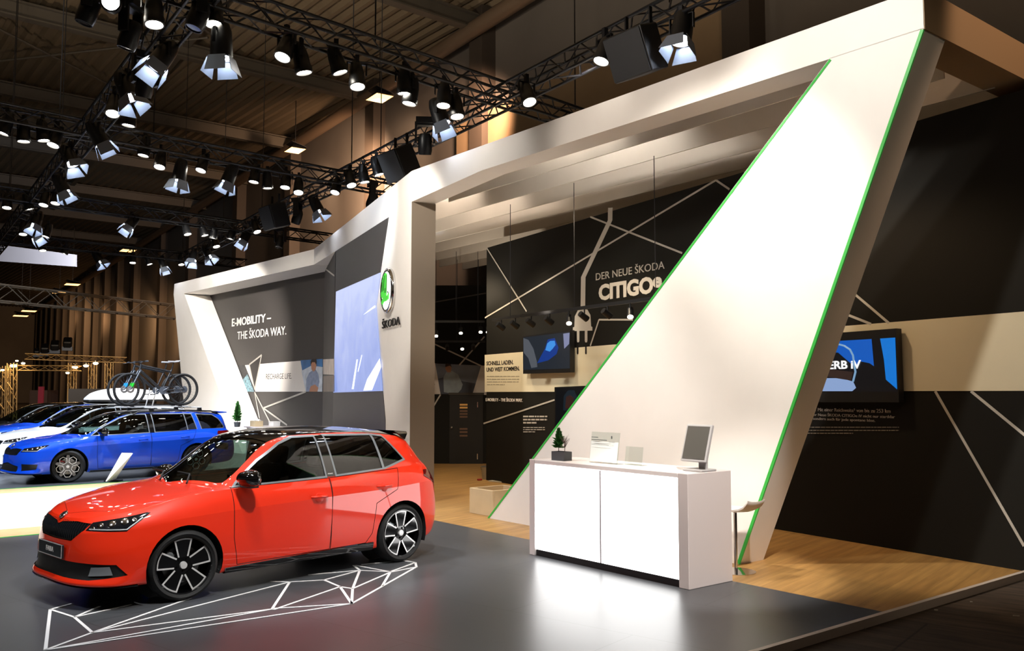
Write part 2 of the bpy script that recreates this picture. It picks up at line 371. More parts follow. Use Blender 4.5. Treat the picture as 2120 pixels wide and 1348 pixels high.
# pillar with the emblem and the angled emblem face
def lg0(px, py): p = LG.at(px, py); return Vector((p.x, p.y, 0))
ring = [P0, Vector((P0.x, P0.y, 0)), lg0(799, 880), LG.at(797.5, 870), LG.at(777, 632), LG.at(804, 450), LG.at(695.5, 519.6), LG.at(650, 548), P1]
pw(MB().prism(ring, -LG.n*.42), 'emblem_wall', m_white)
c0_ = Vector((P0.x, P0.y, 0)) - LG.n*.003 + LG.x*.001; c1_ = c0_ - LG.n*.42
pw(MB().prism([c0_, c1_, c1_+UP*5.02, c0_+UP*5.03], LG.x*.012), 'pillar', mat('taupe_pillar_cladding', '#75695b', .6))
dark = [LG.at(695.5, 519.6, .01), LG.at(804, 450, .01), LG.at(777, 632, .01), LG.at(797.5, 870, .01), lg0(799, 880), lg0(688, 880)]
pw(MB().prism(dark, -LG.n*.3), 'dark_panel', mat('charcoal_panel', '#3a3634', .45, noise=(.8, .05)))
# left bay: beam, slanted leg, recessed wall
DL = -LP.n*.9
pw(MB().prism([P2, LP.at(380, 608), LP.at(650, 548), P1], DL), 'left_beam', m_white)
def lp0(px, py): p = LP.at(px, py); return Vector((p.x, p.y, 0))
q0, q1, q2, q3 = LP.at(359.5, 609), LP.at(381, 840), LP.at(382, 610), LP.at(480, 880)
def toz0(p, q): t = p.z/(p.z-q.z); return p + (q-p)*t
pw(MB().prism([P2, q0, toz0(q0, q1), toz0(q2, q3), q2], DL), 'left_leg', m_white)
pw(MB().prism([P2+DL*.02, q0+DL*.02, q2+DL*.02], DL*.5), 'corner_infill', m_white)

# ------------------------------------------------------------------ stand walls
LWp = P1 - LP.n*.92
LW = Plane(LWp, P1-P2)
def wall(name, pl, px0, px1, ztop, m, th=.12, ztop1=None):
    p, q = pl.at(px0, 800), pl.at(px1, 800); p.z = q.z = 0
    o = MB().prism([p, q, q+UP*(ztop1 or ztop), p+UP*ztop], -pl.n*th).build(name, m); return struct(o)
m_emob = mat('charcoal_emobility_wall', '#3d3937', .55, noise=(.7, .05))
wl = wall('wall_left', LW, 372, 669, 5.5, m_emob)
p, q = LW.at(668.5, 800), LG.at(690.5, 800); p.z = q.z = 0
o = MB().prism([p, q, q+UP*5.4, p+UP*5.4], -LG.n*.1).build('wall_left_return', mat('dark_return_wall', '#262220', .6)); struct(o)
RT = Plane(p, q-p)
CWa, CWb = S(4, 9.93), S(14.7, 11.2)
CW = Plane(CWa, CWa-CWb)
pL = CW.at(1007, 800); pR = CWa - (CWb-CWa).normalized()*1.5
pL.z = pR.z = 0
wr = struct(MB().prism([pL, pR, pR+UP*5.02, pL+UP*4.86], -CW.n*.12).build('wall_right', m_darkwall))
BWp = onz(890, 960); BW = Plane(BWp, onz(990, 960)-BWp)
wb = wall('wall_back', BW, 838, 1030, 4.56, m_darkwall)

# ceiling baffles: white boards hanging in rows under the stand's open top
m_baffle = mat('off_white_baffle', '#cfc7bb', .7, noise=(2, .03))
for k in range(8):
    bb = 8.62 + .74*k; a1 = 14.0 + .9*k if k else 12.6
    if k > 2: a1 = 19.5
    a0 = 4.4 if bb < 9.8 else 4.2
    o = MB().prism([S(a0, bb, 5.16), S(a1, bb, 5.10), S(a1, bb, 5.62), S(a0, bb, 5.62)], V*.02).build('ceiling_baffle', m_baffle)
    nm = ['first', 'second', 'third', 'fourth', 'fifth', 'sixth', 'seventh', 'eighth'][k]
    tag(o, 'long white board hanging under the stand roof, %s row behind the front beam' % nm, 'baffle', 'white baffles under the stand roof')

# ------------------------------------------------------------------ wall graphics: left bay
m_band = mat('white_band', '#d8d2cd', .5); m_photo_dark = mat('dark_photo_print', '#2c2b2d', .5, noise=(6, .5))
m_sky = mat('sky_blue_print', '#3f6fa5', .5, noise=(3, .3)); m_snow = mat('pale_slope_print', '#b9c1cc', .5, noise=(5, .2))
m_skin = mat('printed_skin', '#a8775c', .5); m_hair = mat('printed_dark_hair', '#2a1c16', .6); m_shirt = mat('printed_blue_shirt', '#7f8aa3', .6, noise=(9, .2))
pl_poly(LW, 'graphic_band', [(487,757),(686,742),(668,812),(516,812)], m_photo_dark, wl, .004)
pl_poly(LW, 'white_panel', [(507,756),(622,747),(633,811),(529,811)], m_band, wl, .008)
pl_poly(LW, 'picture', [(495,795),(512,775),(526,811),(503,811)], mat('teal_photo_print', '#6d93a0', .4, noise=(16, .7)), wl, .011)
pl_poly(LW, 'black_shard', [(516,755),(541,736),(527,806)], mat('black_shard_print', '#241f1d', .5), wl, .012)
pl_poly(LW, 'picture', [(622,746),(668,743),(667,811),(633,811)], m_sky, wl, .008)
pl_poly(LW, 'printed_slope', [(624,768),(645,757),(668,760),(667,811),(633,811)], m_snow, wl, .010)
man = pl_poly(LW, 'printed_man', [(634,811),(634,785),(640,772),(648,766),(654,766),(659,775),(661,790),(657,811)], m_shirt, wl, .013)
pl_poly(LW, 'printed_face', [(644,755),(646,746),(653,746),(655,756),(653,766),(649,770),(645,765)], m_skin, wl, .016)
pl_poly(LW, 'printed_hair', [(643,756),(643,748),(646,743),(654,743),(655.5,750),(654,755),(652,750),(646,750)], m_hair, wl, .019)
pl_poly(LW, 'printed_hands', [(643,800),(652,796),(659,803),(657,811),(640,811)], m_skin, wl, .016)
pl_lines(LW, 'line_graphic', [(516,755,541.5,735),(541.5,735,527,806),(516,755,527,806),(527,812,537,866),(527,812,558,873),(545,845,633,811),(545,845,594,880)], .05, m_line, wl, .016)
pl_text(LW, 'lettering', 'E-MOBILITY –', m_letter, (480,678), (561,664), (480,661.5), wl, .02)
pl_text(LW, 'lettering', 'THE ŠKODA WAY.', m_letter, (491.5,703), (592.5,693), (491.5,682.5), wl, .0)
pl_text(LW, 'lettering', 'RECHARGE LIFE.', mat('grey_lettering', '#2f2b29', .5), (551,785.5), (604,784), (551,774.5), wl, .0)
pl_poly(RT, 'white_panel', [(669,744),(692,743),(692,776),(669,775)], mat('misty_photo_print', '#b9ada4', .5, noise=(4, .2)), o, .01)
pl_poly(RT, 'picture', [(669,779),(692,777),(692,811),(669,811)], mat('brown_photo_print', '#5e4c42', .5, noise=(4, .3)), o, .01)
pl_lines(RT, 'line_graphic', [(671,555,692,571)], .04, m_line, o, .01)
# LED wall
led = thing('led_screen', lg0(740, 800), 'large pale blue LED screen set in the dark panel beside the emblem pillar', 'screen')
m_led = gradient_screen('blue_led_picture', [(0, '#6a86d2'), (.45, '#93a7e6'), (.75, '#b4c2f6'), (1, '#cdd8ff')], (0, 0, 1), .6, 4.0, .95, .55, 1.2)
o = MB().prism([LG.at(695.5,604,.03), LG.at(786.8,564.5,.03), LG.at(777.5,632,.03), LG.at(791,809.5,.03), LG.at(690,813,.03)], -LG.n*.018).build('display', m_led, led)
o.matrix_parent_inverse = Matrix.Translation(-led.location)
m_streak = mat('pale_streak_picture', '#ffffff', .4, emit='#c6d2fa', es=.9)
for pts in ([(776,632),(777,636),(760,645),(752,652)], [(786,742),(789,760),(770,808),(752,809),(760,785)],
            [(738,744),(741,744),(732,806),(728,806)], [(748,735),(750,735),(742,770),(740,770)]):
    o = MB().prism([LG.at(x, y, .034) for x, y in pts], -LG.n*.003).build('picture', m_streak, led); o.matrix_parent_inverse = Matrix.Translation(-led.location)
# emblem on the pillar
def emblem():
    c = LG.at(808, 602, 0); t = LG.at(808, 555, 0).z - c.z; R = t
    e = thing('wall_emblem', c, 'round chrome ringed emblem with a green winged arrow on the white pillar', 'emblem')
    n = LG.n; X = LG.x
    def at(x, y, o): return X*(x*R) + UP*(y*R) + n*o
    MB().lathe([(R*.96, 0), (R*1.0, .03), (R*.97, .075), (R*.90, .09), (R*.83, .08), (R*.82, .05), (R*.82, 0)], 40, (0,0,0), n).build('ring', m_chrome, e, 50)
    MB().lathe([(0, 0), (R*.825, 0), (R*.825, .066), (0, .07)], 40, (0,0,0), n).build('face', mat('emblem_white_face_added_glow', '#ffffff', .4, emit='#ffffff', es=.9), e, 40)  # glow added to the white face so it does not read dark
    g = MB(); z = .072; mg = mat('emblem_green_added_glow', '#3dbb35', .4, emit='#4fd043', es=.55)  # the arrow's green carries added glow too
    g.prism([at(x, y, z) for x, y in [(-.78,.05),(-.66,.42),(-.40,.68),(-.1,.78),(.08,.72),(.06,.1),(.04,-.22),(.30,-.26),(.44,-.16),(.42,-.40),(.05,-.46),(-.35,-.46),(-.60,-.56),(-.68,-.44),(-.45,-.3),(-.74,-.2)]], n*.02)
    g.build('winged_arrow', mg, e)
    w = MB()
    for x0, y0, x1, y1 in [(-.72,.0,-.56,.42),(-.5,.0,-.38,.58),(-.28,.02,-.16,.68),(.15,-.12,.17,.66),(-.05,-.1,.0,.1),(.36,-.08,.56,-.16),(-.7,-.3,-.5,-.34)]:
        p_, q_ = at(x0, y0, z+.022), at(x1, y1, z+.022); s_ = (q_-p_).cross(n).normalized()*.012; w.prism([p_-s_, q_-s_, q_+s_, p_+s_], n*.004)
    w.build('outline', m_blackletter, e)
emblem()
o = pl_text(LG, 'wall_lettering', 'ŠKODA', m_blackletter, (792.5,681), (829,672), (792.5,661), None, .0, .02, .02)
tag(o, 'black raised capital letters under the round emblem on the white pillar', 'lettering')

# ------------------------------------------------------------------ wall graphics: back wall and door
pl_poly(BW, 'white_panel', [(868,752),(901,752),(912,816),(868,817)], m_band, wb, .006)
pl_poly(BW, 'white_panel', [(996,757),(1012,757),(1012,818),(978,817)], m_band, wb, .006)
pl_poly(BW, 'picture', [(901,752.5),(996,757),(978,817),(912,816)], mat('cloudy_sky_print', '#6b7280', .5, noise=(1.5, .3)), wb, .006)
pl_poly(BW, 'printed_hills', [(907,784),(925,780),(960,790),(985,794),(978,817),(912,816)], mat('dark_hill_print', '#3c4250', .5, noise=(2, .2)), wb, .009)
pl_poly(BW, 'printed_man', [(919,812),(918,782),(924,770),(936,768),(948,775),(958,796),(955,806),(946,816),(930,814)], mat('printed_grey_jacket', '#8e9aa2', .6, noise=(4, .2)), wb, .014)
pl_poly(BW, 'printed_face', [(922,764),(923,755),(931,754),(935,762),(933,771),(926,771)], m_skin, wb, .017)
pl_poly(BW, 'printed_hair', [(922,760),(922,754),(926,752.5),(933,754),(935,760),(931,757)], m_hair, wb, .020)
pl_lines(BW, 'line_graphic', [(888,707,997,758),(1003,697,951,756),(912,817,885,862)], .035, m_line, wb, .012)
pl_lines(BW, 'line_graphic', [(880,629,1006,607)], .03, mat('dim_grey_line', '#57534d', .6), wb, .012)
pl_text(BW, 'lettering', 'H.', m_blackletter, (887.5,797), (900.5,797), (887.5,786), wb, .03)
d_ = thing('door', BW.at(966, 960), 'black service door with slatted vents in the back wall of the stand', 'door'); d_.location.z = 0
def dpart(name, pxs, m, off, th, parent=d_):
    o = MB().prism([BW.at(x, y, off) for x, y in pxs], -BW.n*th).build(name, m, parent)
    if parent is d_: o.matrix_parent_inverse = Matrix.Translation(-d_.location)
    return o
m_door = mat('black_door', '#121110', .5)
zz = BW.at(930, 955); 
def bz(px, z, off): p = BW.at(px, 800, off); p.z = z; return p
def dbox(name, px0, px1, z0, z1, m, off, th, par=None):
    o = MB().prism([bz(px0, z0, off), bz(px1, z0, off), bz(px1, z1, off), bz(px0, z1, off)], -BW.n*th).build(name, m, par or d_)
    if par is None: o.matrix_parent_inverse = Matrix.Translation(-d_.location)
    return o
leaf = dbox('leaf', 931, 1000, 0, 1.74, m_door, .05, .045)
dbox('frame', 929, 1002, 1.74, 1.80, mat('door_frame_grey', '#3a352f', .5), .06, .055)
m_vent = mat('brown_vent_slat', '#6f5340', .5)
for k, y in enumerate([838, 844, 851, 857, 863, 888, 894.5, 902]):
    z = BW.at(958, y).z; dbox('vent_slat', 952, 968, z-.022, z+.022, mat('vent_slat_painted_light', '#b58a52', .5, emit='#c98a3c', es=.25) if k < 2 else m_vent, .058, .012)  # top slats have warm light painted in: paler colour and glow
for y in (838, 945): z = BW.at(988, y).z; dbox('hinge', 988, 989.5, z-.07, z+.07, m_chrome, .06, .012)
dbox('handle', 934, 937, .9, .94, m_chrome, .09, .04)

# ------------------------------------------------------------------ wall graphics: right wall
pl_poly(CW, 'graphic_band', [(1003.5,735),(1742,675.5),(2120,645),(2230,636),(2230,809),(1003.5,811.5)], m_cream, wr, .006)
pl_lines(CW, 'line_graphic', [(1008,514,1090,645),(1004,658,1482,373),(1482,373,1510,392),(1222,449,1412,524),(1240,662,1310,662),(1240,662,1222,716),(1001,877,1148,828),
 (1767,607,1840,669),(1750,650,1803,671),(1936,810,2120,1131),(2010,810,2230,990)], .03, m_line, wr, .008)
pts = [(1263.5,430),(1263,456),(1207.5,574),(1206.5,640)]
b = MB()
for (x0, y0), (x1, y1) in zip(pts, pts[1:]):
    b.prism([CW.at(x0-4.6, y0, .01), CW.at(x0+4.6, y0, .01), CW.at(x1+4.6, y1, .01), CW.at(x1-4.6, y1, .01)], -CW.n*.003)
b.prism([CW.at(x, y, .012) for x, y in [(1197,641),(1216,641),(1222,652),(1223.5,676),(1226,677),(1226,684.5),(1186,685.5),(1186,678),(1189,677),(1190,655)]], -CW.n*.004)
for x in (1196.8, 1213.3): b.prism([CW.at(x+dx, y, .011) for dx, y in [(-2.6,684),(2.6,684),(2.6,706),(1.5,709),(-1.5,709),(-2.6,706)]], -CW.n*.003)
b.build('plug_graphic', m_line, wr)
b = MB()
for x in (1195.8, 1212.8): b.prism([CW.at(x+dx, y, .011) for dx, y in [(-1.6,718),(1.6,718),(1.6,732),(0,734),(-1.6,732)]], -CW.n*.003)
b.build('plug_prong_tips_graphic', m_blackletter, wr)  # printed black prong tips on the cream band
pl_text(CW, 'lettering', 'DER NEUE ŠKODA', m_line, (1234,581.5), (1376,555.5), (1234,563), wr, .0)
pl_text(CW, 'lettering', 'CITIGO', mat('bold_grey_lettering', '#cfcac0', .5), (1240,624.5), (1353,606), (1240,591), wr, .045)
pl_text(CW, 'lettering', 'e', MATS['bold_grey_lettering'], (1352,597.5), (1371,594.5), (1352,575), wr, .04)
pl_text(CW, 'lettering', 'SCHNELL LADEN.', m_blackletter, (1007.5,757), (1063,754), (1007.5,748.5), wr, .02)
pl_text(CW, 'lettering', 'UND WEIT KOMMEN.', m_blackletter, (1007.5,770), (1076,767), (1007.5,761.5), wr, .02)
pl_text(CW, 'lettering', 'E-MOBILITY – THE ŠKODA WAY.', m_letter, (1006,831.5), (1082,831.5), (1006,823.5), wr, .01)
def blurb(pl, x0, x1, ys, h, m, parent, seed):
    """rows of unreadably small print, as word-length strokes"""
    r = random.Random(seed); b = MB()
    for i, y in enumerate(ys):
        x = x0; xe = x1 - (0 if i < len(ys)-1 else (x1-x0)*.45)
        while x < xe:
            w = min(r.uniform(3, 11), xe-x); b.prism([pl.at(x, y, .009), pl.at(x+w, y, .009), pl.at(x+w, y-h, .009), pl.at(x, y-h, .009)], -pl.n*.002); x += w + 1.4
    b.build('small_print', m, parent)
blurb(CW, 1008, 1075, [780, 786, 791.5, 797], 1.5, mat('pale_grey_print', '#9a937f', .6), wr, 1)
blurb(CW, 1083, 1133, [864, 870.5, 877], 3.2, m_line, wr, 2)
blurb(CW, 1083, 1128, [886, 890.5, 895], 1.6, m_line, wr, 3)
for y, t, x1 in [(853, 'nen? Mit einer Reichweite² von bis zu 253 km', 1844), (863.5, 't der Neue ŠKODA CITIGOe iV nicht nur startklar', 1853), (873, 'h, sondern auch für jede spontane Idee.', 1812)]:
    pl_text(CW, 'lettering', t, m_line, (1676, y-1), (x1, y+1), (1676, y-8), wr, -.004)
blurb(CW, 1650, 1861, [882.5+3, 888+4, 893+5], 1.7, mat('dim_small_print', '#8d877c', .6), wr, 4)

# ------------------------------------------------------------------ wall screens
def tv(name, label, px, scr, off=.14):
    c = CW.at(sum(p[0] for p in px)/4, sum(p[1] for p in px)/4)
    t = thing(name, c, label, 'screen')
    def part(n_, pts, m, o0, th):
        o = MB().prism([CW.at(x, y, o0) - c for x, y in pts], -CW.n*th).build(n_, m, t); return o
    part('casing', px, m_black, off, off-.04)
    cx_, cy_ = sum(p[0] for p in px)/4, sum(p[1] for p in px)/4
    part('wall_bracket', [(cx_+(x-cx_)*.4, cy_+(y-cy_)*.4) for x, y in px], m_black, .06, .055)
    return t, part
def em(name, col, s=1.0): return mat(name, '#000000', .3, emit=col, es=s)
t, part = tv('wall_screen', 'wall screen showing a blue interior and big white letters, right of the slanted white leg', [(1632,697),(1855,680),(1861,833),(1620,833)], None)
part('display', [(1640,711),(1853.5,698.5),(1857.5,811),(1630,811)], em('screen_black_blue', '#06090f'), .142, .003)
part('picture', [(1640,711.5),(1804,702),(1809,758),(1800,752),(1780,748),(1770,760),(1735,730),(1640,735)], em('screen_blue', '#0d5cc2', .9), .145, .003)
part('picture', [(1822,701),(1853,699),(1857,806),(1834,786),(1830,745)], em('screen_cyan_blue', '#0f79d8', .9), .145, .003)
part('picture', [(1680,783),(1740,783),(1766,790),(1772,803),(1764,810),(1670,810)], em('screen_pale_shirt', '#8fa9d6', .9), .147, .003)
part('picture', [(1700,768),(1712,764),(1766,770),(1762,788),(1712,780)], em('screen_brown', '#3a2a26', .7), .149, .003)
b = MB(); pr = [CW.at(x, y, .15) - t.location for x, y in [(1733,712),(1748,716),(1760,724),(1766,736),(1768,752),(1771,770),(1766,790)]]
b.tube(pr, .012, 6); b.build('picture', em('screen_headband', '#7fa6c8', .9), t)
pl_t = pl_text(CW, 'lettering', 'SUPERB iV', em('screen_white', '#ffffff', 1), (1676,767), (1783,762), (1676,750), None, .03, .152, .002)
pl_t.parent = t; pl_t.matrix_parent_inverse = Matrix.Translation(-t.location)
t, part = tv('wall_screen', 'wall screen showing a small blue car, beside the plug drawing on the dark wall', [(1082.5,696),(1180,683.5),(1180.5,771),(1083,774)], None)
part('display', [(1083.5,699),(1179,687),(1179.5,763),(1083.5,766)], em('screen_dim_grey', '#232a33', .9), .142, .003)
part('picture', [(1112,752),(1128,722),(1134,703),(1148,700),(1156,720),(1152,733),(1135,746)], em('screen_deep_blue', '#143a8c', .9), .145, .003)
part('picture', [(1129,725),(1133,711),(1139,706),(1148,705.5),(1150,714),(1144,722),(1138,728)], em('screen_light_blue_car', '#3f8fe0', 1), .148, .003)
part('picture', [(1083.5,700),(1094,704),(1104,722),(1111,748),(1112,760),(1100,762),(1094,742),(1084,730)], em('screen_grey_wheel', '#5b6068', .8), .146, .003)
part('picture', [(1166,691),(1179,689),(1178,712),(1168,722)], em('screen_pale_window', '#8d93b8', .8), .146, .003)
t, part = tv('wall_screen', 'dark portrait screen partly behind the slanted leg, low on the dark wall', [(1148,801.5),(1232,798),(1232,905),(1148,899)], None, .10)
part('display', [(1150,803.5),(1230,800),(1230,902),(1150,896)], em('screen_night', '#070b10'), .102, .003)
part('picture', [(1166,850),(1167,820),(1176,808),(1188,808),(1196,824),(1192,850)], em('screen_dim_teal', '#16242e', .8), .105, .003)
part('picture', [(1170,846),(1172,822),(1180,818),(1188,824),(1186,846)], em('screen_dim_face', '#3d2420', .7), .107, .003)
# ------------------------------------------------------------------ reception counter (local x runs right along its front, y into the stand)
RZ = math.atan2(-U.y, -U.x)
CF = Plane(S(6.7, 6.56), -U)
ct = thing('reception_counter', S(7.93, 6.56), 'white reception counter with two glowing front panels before the slanted white leg', 'counter', RZ)
def cx(px, py=1100): return (CF.at(px, py) - S(7.93, 6.56)).dot(-U)
L_, Dp, Hc = 2.33, .645, 1.07
xa, xb = cx(1107), cx(1404)
m_ctr = mat('counter_white', '#d6ccc9', .45)
b = MB(); b.box((L_/2, Dp/2+.03, .54), (L_-.02, Dp-.08, .98)); b.build('carcass', m_ctr, ct)
for x0, x1 in ((0, xa), (xb, L_)):
    bevel(MB().box(((x0+x1)/2, Dp/2, Hc/2), (x1-x0, Dp, Hc)).build('end_panel', m_ctr, ct), .004, 1)
bevel(MB().box(((xa+xb)/2, Dp/2, Hc-.022), (xb-xa, Dp, .044)).build('top', mat('counter_top_white', '#e6dfdd', .4), ct), .004, 1)
MB().box(((xa+xb)/2, .05, .035), (xb-xa-.01, .06, .07)).build('plinth', m_black, ct)
xm = cx(1242)
for x0, x1 in ((xa+.004, xm-.01), (xm+.01, xb-.004)):
    MB().box(((x0+x1)/2, .022, .545), (x1-x0, .02, .945)).build('light_panel', m_lightbox, ct)
MB().box((xm, .022, .545), (.02, .03, .945)).build('panel_divider', mat('grey_profile', '#a3a0a4', .4), ct)

def loc(x, y, z=0): return S(7.93, 6.56) - U*x + V*y + UP*z
# monitor at the right end
mo = thing('monitor', loc(cx(1398, 965)+.02, .30, Hc), 'grey flat monitor turned sideways on a stand at the right end of the counter', 'monitor', math.radians(-52))
ti = Matrix.Rotation(math.radians(-17), 3, 'X')
m_mon = mat('monitor_silver_plastic', '#a9a7a6', .45)
bevel(MB().box((.0, .03, .012), (.24, .22, .022)).build('foot', m_mon, mo), .008, 2)
bevel(MB().box((0, .085, .14), (.085, .05, .25)).build('column', m_mon, mo), .01, 2)
bevel(MB().box((0, .06, .235), (.11, .05, .16), ti).build('back_box', mat('monitor_back_grey', '#6b6664', .5), mo), .01, 2)
sc = bevel(MB().box((0, .0, .27), (.315, .032, .37), ti).build('screen_case', m_mon, mo), .006, 2)
MB().box(ti @ Vector((0, -.018, 0)) + Vector((0, 0, .272)), (.275, .004, .325), ti).build('display', mat('monitor_dark_glass', '#56544f', .25), sc)
# planter
pp = thing('planter', loc(cx(1139, 945), .17, Hc), 'dark slate planter with a small conifer and a bare twig on the counter', 'planter', RZ)
def open_box(b, w, d, h, t, z=0):
    for cx_, cy_, sx, sy in ((0, -d/2+t/2, w, t), (0, d/2-t/2, w, t), (-w/2+t/2, 0, t, d-2*t), (w/2-t/2, 0, t, d-2*t)): b.box((cx_, cy_, z+h/2), (sx, sy, h))
    b.box((0, 0, z+t/2), (w-2*t, d-2*t, t)); return b
open_box(MB(), .21, .12, .10, .008).build('pot', m_pot, pp)
MB().box((0, 0, .085), (.19, .10, .012)).build('soil', m_soil, pp)
def conifer(h, r, n, seed, trunk=.05):
    rr = random.Random(seed); b = MB()
    for i in range(n):
        t = rr.random()**.8; z = trunk + t*(h-trunk); a = rr.uniform(0, 6.28); R_ = r*(1-t)**.6*(.62 + .38*math.sin(a*3+t*17)*math.cos(t*23+seed))*rr.uniform(.4, 1.15) + .006
        p = Vector((0, 0, z)); q = Vector((math.cos(a)*R_, math.sin(a)*R_, z + rr.uniform(.01, .05)*h/.3)); d = (q-p).normalized()
        s_ = d.cross(UP).normalized()*r*.10; w = d.cross(s_).normalized()*r*.10; m_ = p.lerp(q, .55)
        b.add([p, m_+s_, q, m_-s_, m_+w, m_-w], [(0, 1, 2, 3), (0, 4, 2, 5)])
    return b
o = conifer(.25, .10, 620, 3).build('conifer', m_leaf, pp, fix=False); o.location = (-.05, 0, .085)
MB().tube([(0,0,0),(0,0,.2)], .004, 6).build('trunk', m_soil, o)
rr = random.Random(5); b = MB(); b.tube([(0, 0, 0), (.004, .002, .09)], .004, 6)
for i in range(46):
    a = rr.uniform(0, 6.28); z = rr.uniform(.05, .12); L1 = rr.uniform(.03, .075); q = Vector((math.cos(a)*L1, math.sin(a)*L1*.8, z + rr.uniform(.02, .09)))
    b.tube([(.003, .002, z), q*.6 + Vector((0, 0, z*.36)), q], [.0018, .0013, .0007], 4)
o = b.build('twig_bush', mat('grey_brown_twigs', '#5d4c45', .8), pp); o.location = (.05, 0, .088)
# clear sign holders
m_acryl = glass('clear_acrylic', '#f4f8f6', .9)
for (x0, x1, y0, lab, wide, yy) in [(1189, 1247, 895, 'clear acrylic stand holding a printed white leaflet, beside the planter on the counter', True, .22), (1251, 1286, 927, 'smaller clear acrylic stand, nearly empty, in the middle of the counter', False, .30)]:
    xl, xr = cx(x0, 950), cx(x1, 950); w = xr-xl; h = .33 if wide else .19
    sg = thing('sign_holder', loc((xl+xr)/2, yy, Hc), lab, 'sign holder', RZ)
    bt = Matrix.Rotation(math.radians(-8), 3, 'X')
    MB().box((0, h*.07, h/2+.004), (w, .004, h), bt).build('plate', m_acryl, sg)
    MB().box((0, .05, .003), (w, .10, .004)).build('foot', m_acryl, sg)
    if wide:
        MB().box((0, h*.07-.012, h*.38), (w*.96, .002, h*.66), bt).build('leaflet', mat('leaflet_paper', '#e9efec', .6), sg)
        tx = text_obj('leaflet_print', 'ŠKODA', mat('leaflet_print_grey', '#4d5452', .6), (w*.22, -.0, h*.70), (1, 0, 0), w*.2, .008, sg, .0, .001)
        b = MB()
        for zz_, xx, ln in ((.84, -.40, .24), (.76, -.40, .55), (.60, -.40, .62)):
            b.box((w*(xx+ln/2), -.004, h*zz_), (w*ln, .001, .007 if zz_ > .65 else .003))
        b.box((w*.32, -.004, h*.86), (.018, .001, .03)); b.build('leaflet_print', MATS['leaflet_print_grey'], sg)
# bar stool behind the counter
st = thing('bar_stool', onz(1524, 1184), 'white shell bar stool on a steel stem behind the counter', 'stool', RZ)
MB().lathe([(0, 0), (.20, 0), (.20, .008), (.03, .02), (0, .02)], 28).build('base', m_chrome, st, 40)
MB().tube([(0, 0, .015), (0, 0, .60)], .018, 12).build('stem', m_chrome, st)
b = MB(); prof = [(-.26, .60), (-.10, .605), (.08, .61), (.16, .622), (.215, .65), (.25, .69), (.265, .715)]; n = len(prof)
for w0, wz in ((.2, 0), (.2, .02)): pass
vs = [(x, y*(1-.25*abs(x)/.26), z+dz+.02*(y/.19)**2) for dz in (0, .018) for x, z in prof for y in (-.19, -.1, 0, .1, .19)]
fs = []
for L0 in range(2):
    for i in range(n-1):
        for j in range(4): q = L0*n*5; fs.append((q+i*5+j, q+(i+1)*5+j, q+(i+1)*5+j+1, q+i*5+j+1))
for i in range(n-1):
    for j in (0, 4): fs.append((i*5+j, (i+1)*5+j, n*5+(i+1)*5+j, n*5+i*5+j))
for j in range(4):
    for i in (0, n-1): fs.append((i*5+j, i*5+j+1, n*5+i*5+j+1, n*5+i*5+j))
b.add(vs, fs); b.build('seat', mat('stool_white_shell', '#d9d2ca', .35), st, 40)
# open beige bench box left of the leg, bucket, tray
cr = thing('bench_box', S(11.16, 8.05), 'open beige board box standing on the oak floor at the foot of the slanted leg', 'box', RZ)
for nm, c, d in (('front_board', (.29, .02, .19), (.58, .04, .38)), ('side_board', (.02, .33, .19), (.04, .58, .38)), ('back_board', (.42, .64, .19), (.84, .04, .38)), ('inner_board', (.56, .33, .19), (.04, .58, .38))):
    bevel(MB().box(c, d).build(nm, m_beige, cr), .004, 1)
bk = thing('bucket', onz(1010, 992), 'galvanised steel bucket on the oak floor by the dark wall', 'bucket')
MB().lathe([(0, 0), (.115, 0), (.15, .25), (.158, .255), (.158, .265), (.148, .262), (.112, .01), (0, .01)], 24).build('pail', mat('galvanised_steel', '#a9aaa6', .35, metal=.7), bk, 40)
MB().tube([(-.15, 0, .25), (-.13, -.06, .20), (0, -.14, .17), (.13, -.06, .20), (.15, 0, .25)], .005, 6).build('handle', m_chrome, bk)
p = onz(993, 995); o = MB().box((p.x, p.y, .02), (.10, .06, .035), Matrix.Rotation(.6, 3, 'Z')).build('cleaning_cloth', mat('red_cloth', '#9c2f2a', .8)); tag(bevel(o, .012, 2), 'small red cloth on the oak floor beside the bucket', 'cloth')
p = onz(1028, 998); o = MB().box((p.x, p.y, .012), (.36, .10, .02), Matrix.Rotation(-.75, 3, 'Z')).build('floor_bar', mat('pale_bar', '#b9b3a4', .6)); tag(o, 'pale flat bar lying on the floor beside the bucket', 'bar')

# info plate in front of the blue estate
inf = thing('info_stand', onz(232, 997), 'slanted white information plate on a small foot before the blue estate car', 'sign')
bl, br_, tl, tr = onz(220.5, 997, .03), onz(239, 993, .03), onz(254, 938, .58), onz(275.5, 938.5, .58)
nn = (br_-bl).cross(tl-bl).normalized()
o0 = inf.location.copy()
if nn.dot(EYEP-bl) < 0: nn = -nn
pk = MB().prism([v_-o0 for v_ in (bl, br_, tr, tl)], -nn*.02).build('plate', mat('info_plate_white', '#f1f1f1', .4), inf)
def ipt(s_, t_): return bl.lerp(br_, s_).lerp(tl.lerp(tr, s_), t_) - o0 + nn*.003
b = MB()
for i in range(5):
    t0 = .94 - i*.032; b.prism([ipt(.12, t0), ipt(.88, t0), ipt(.88, t0-.02), ipt(.12, t0-.02)], -nn*.002)
b.build('printed_lines', mat('info_print_grey', '#55585c', .6), pk)
MB().box((.0, .06, .012), (.3, .22, .024)).build('foot', m_black, inf)
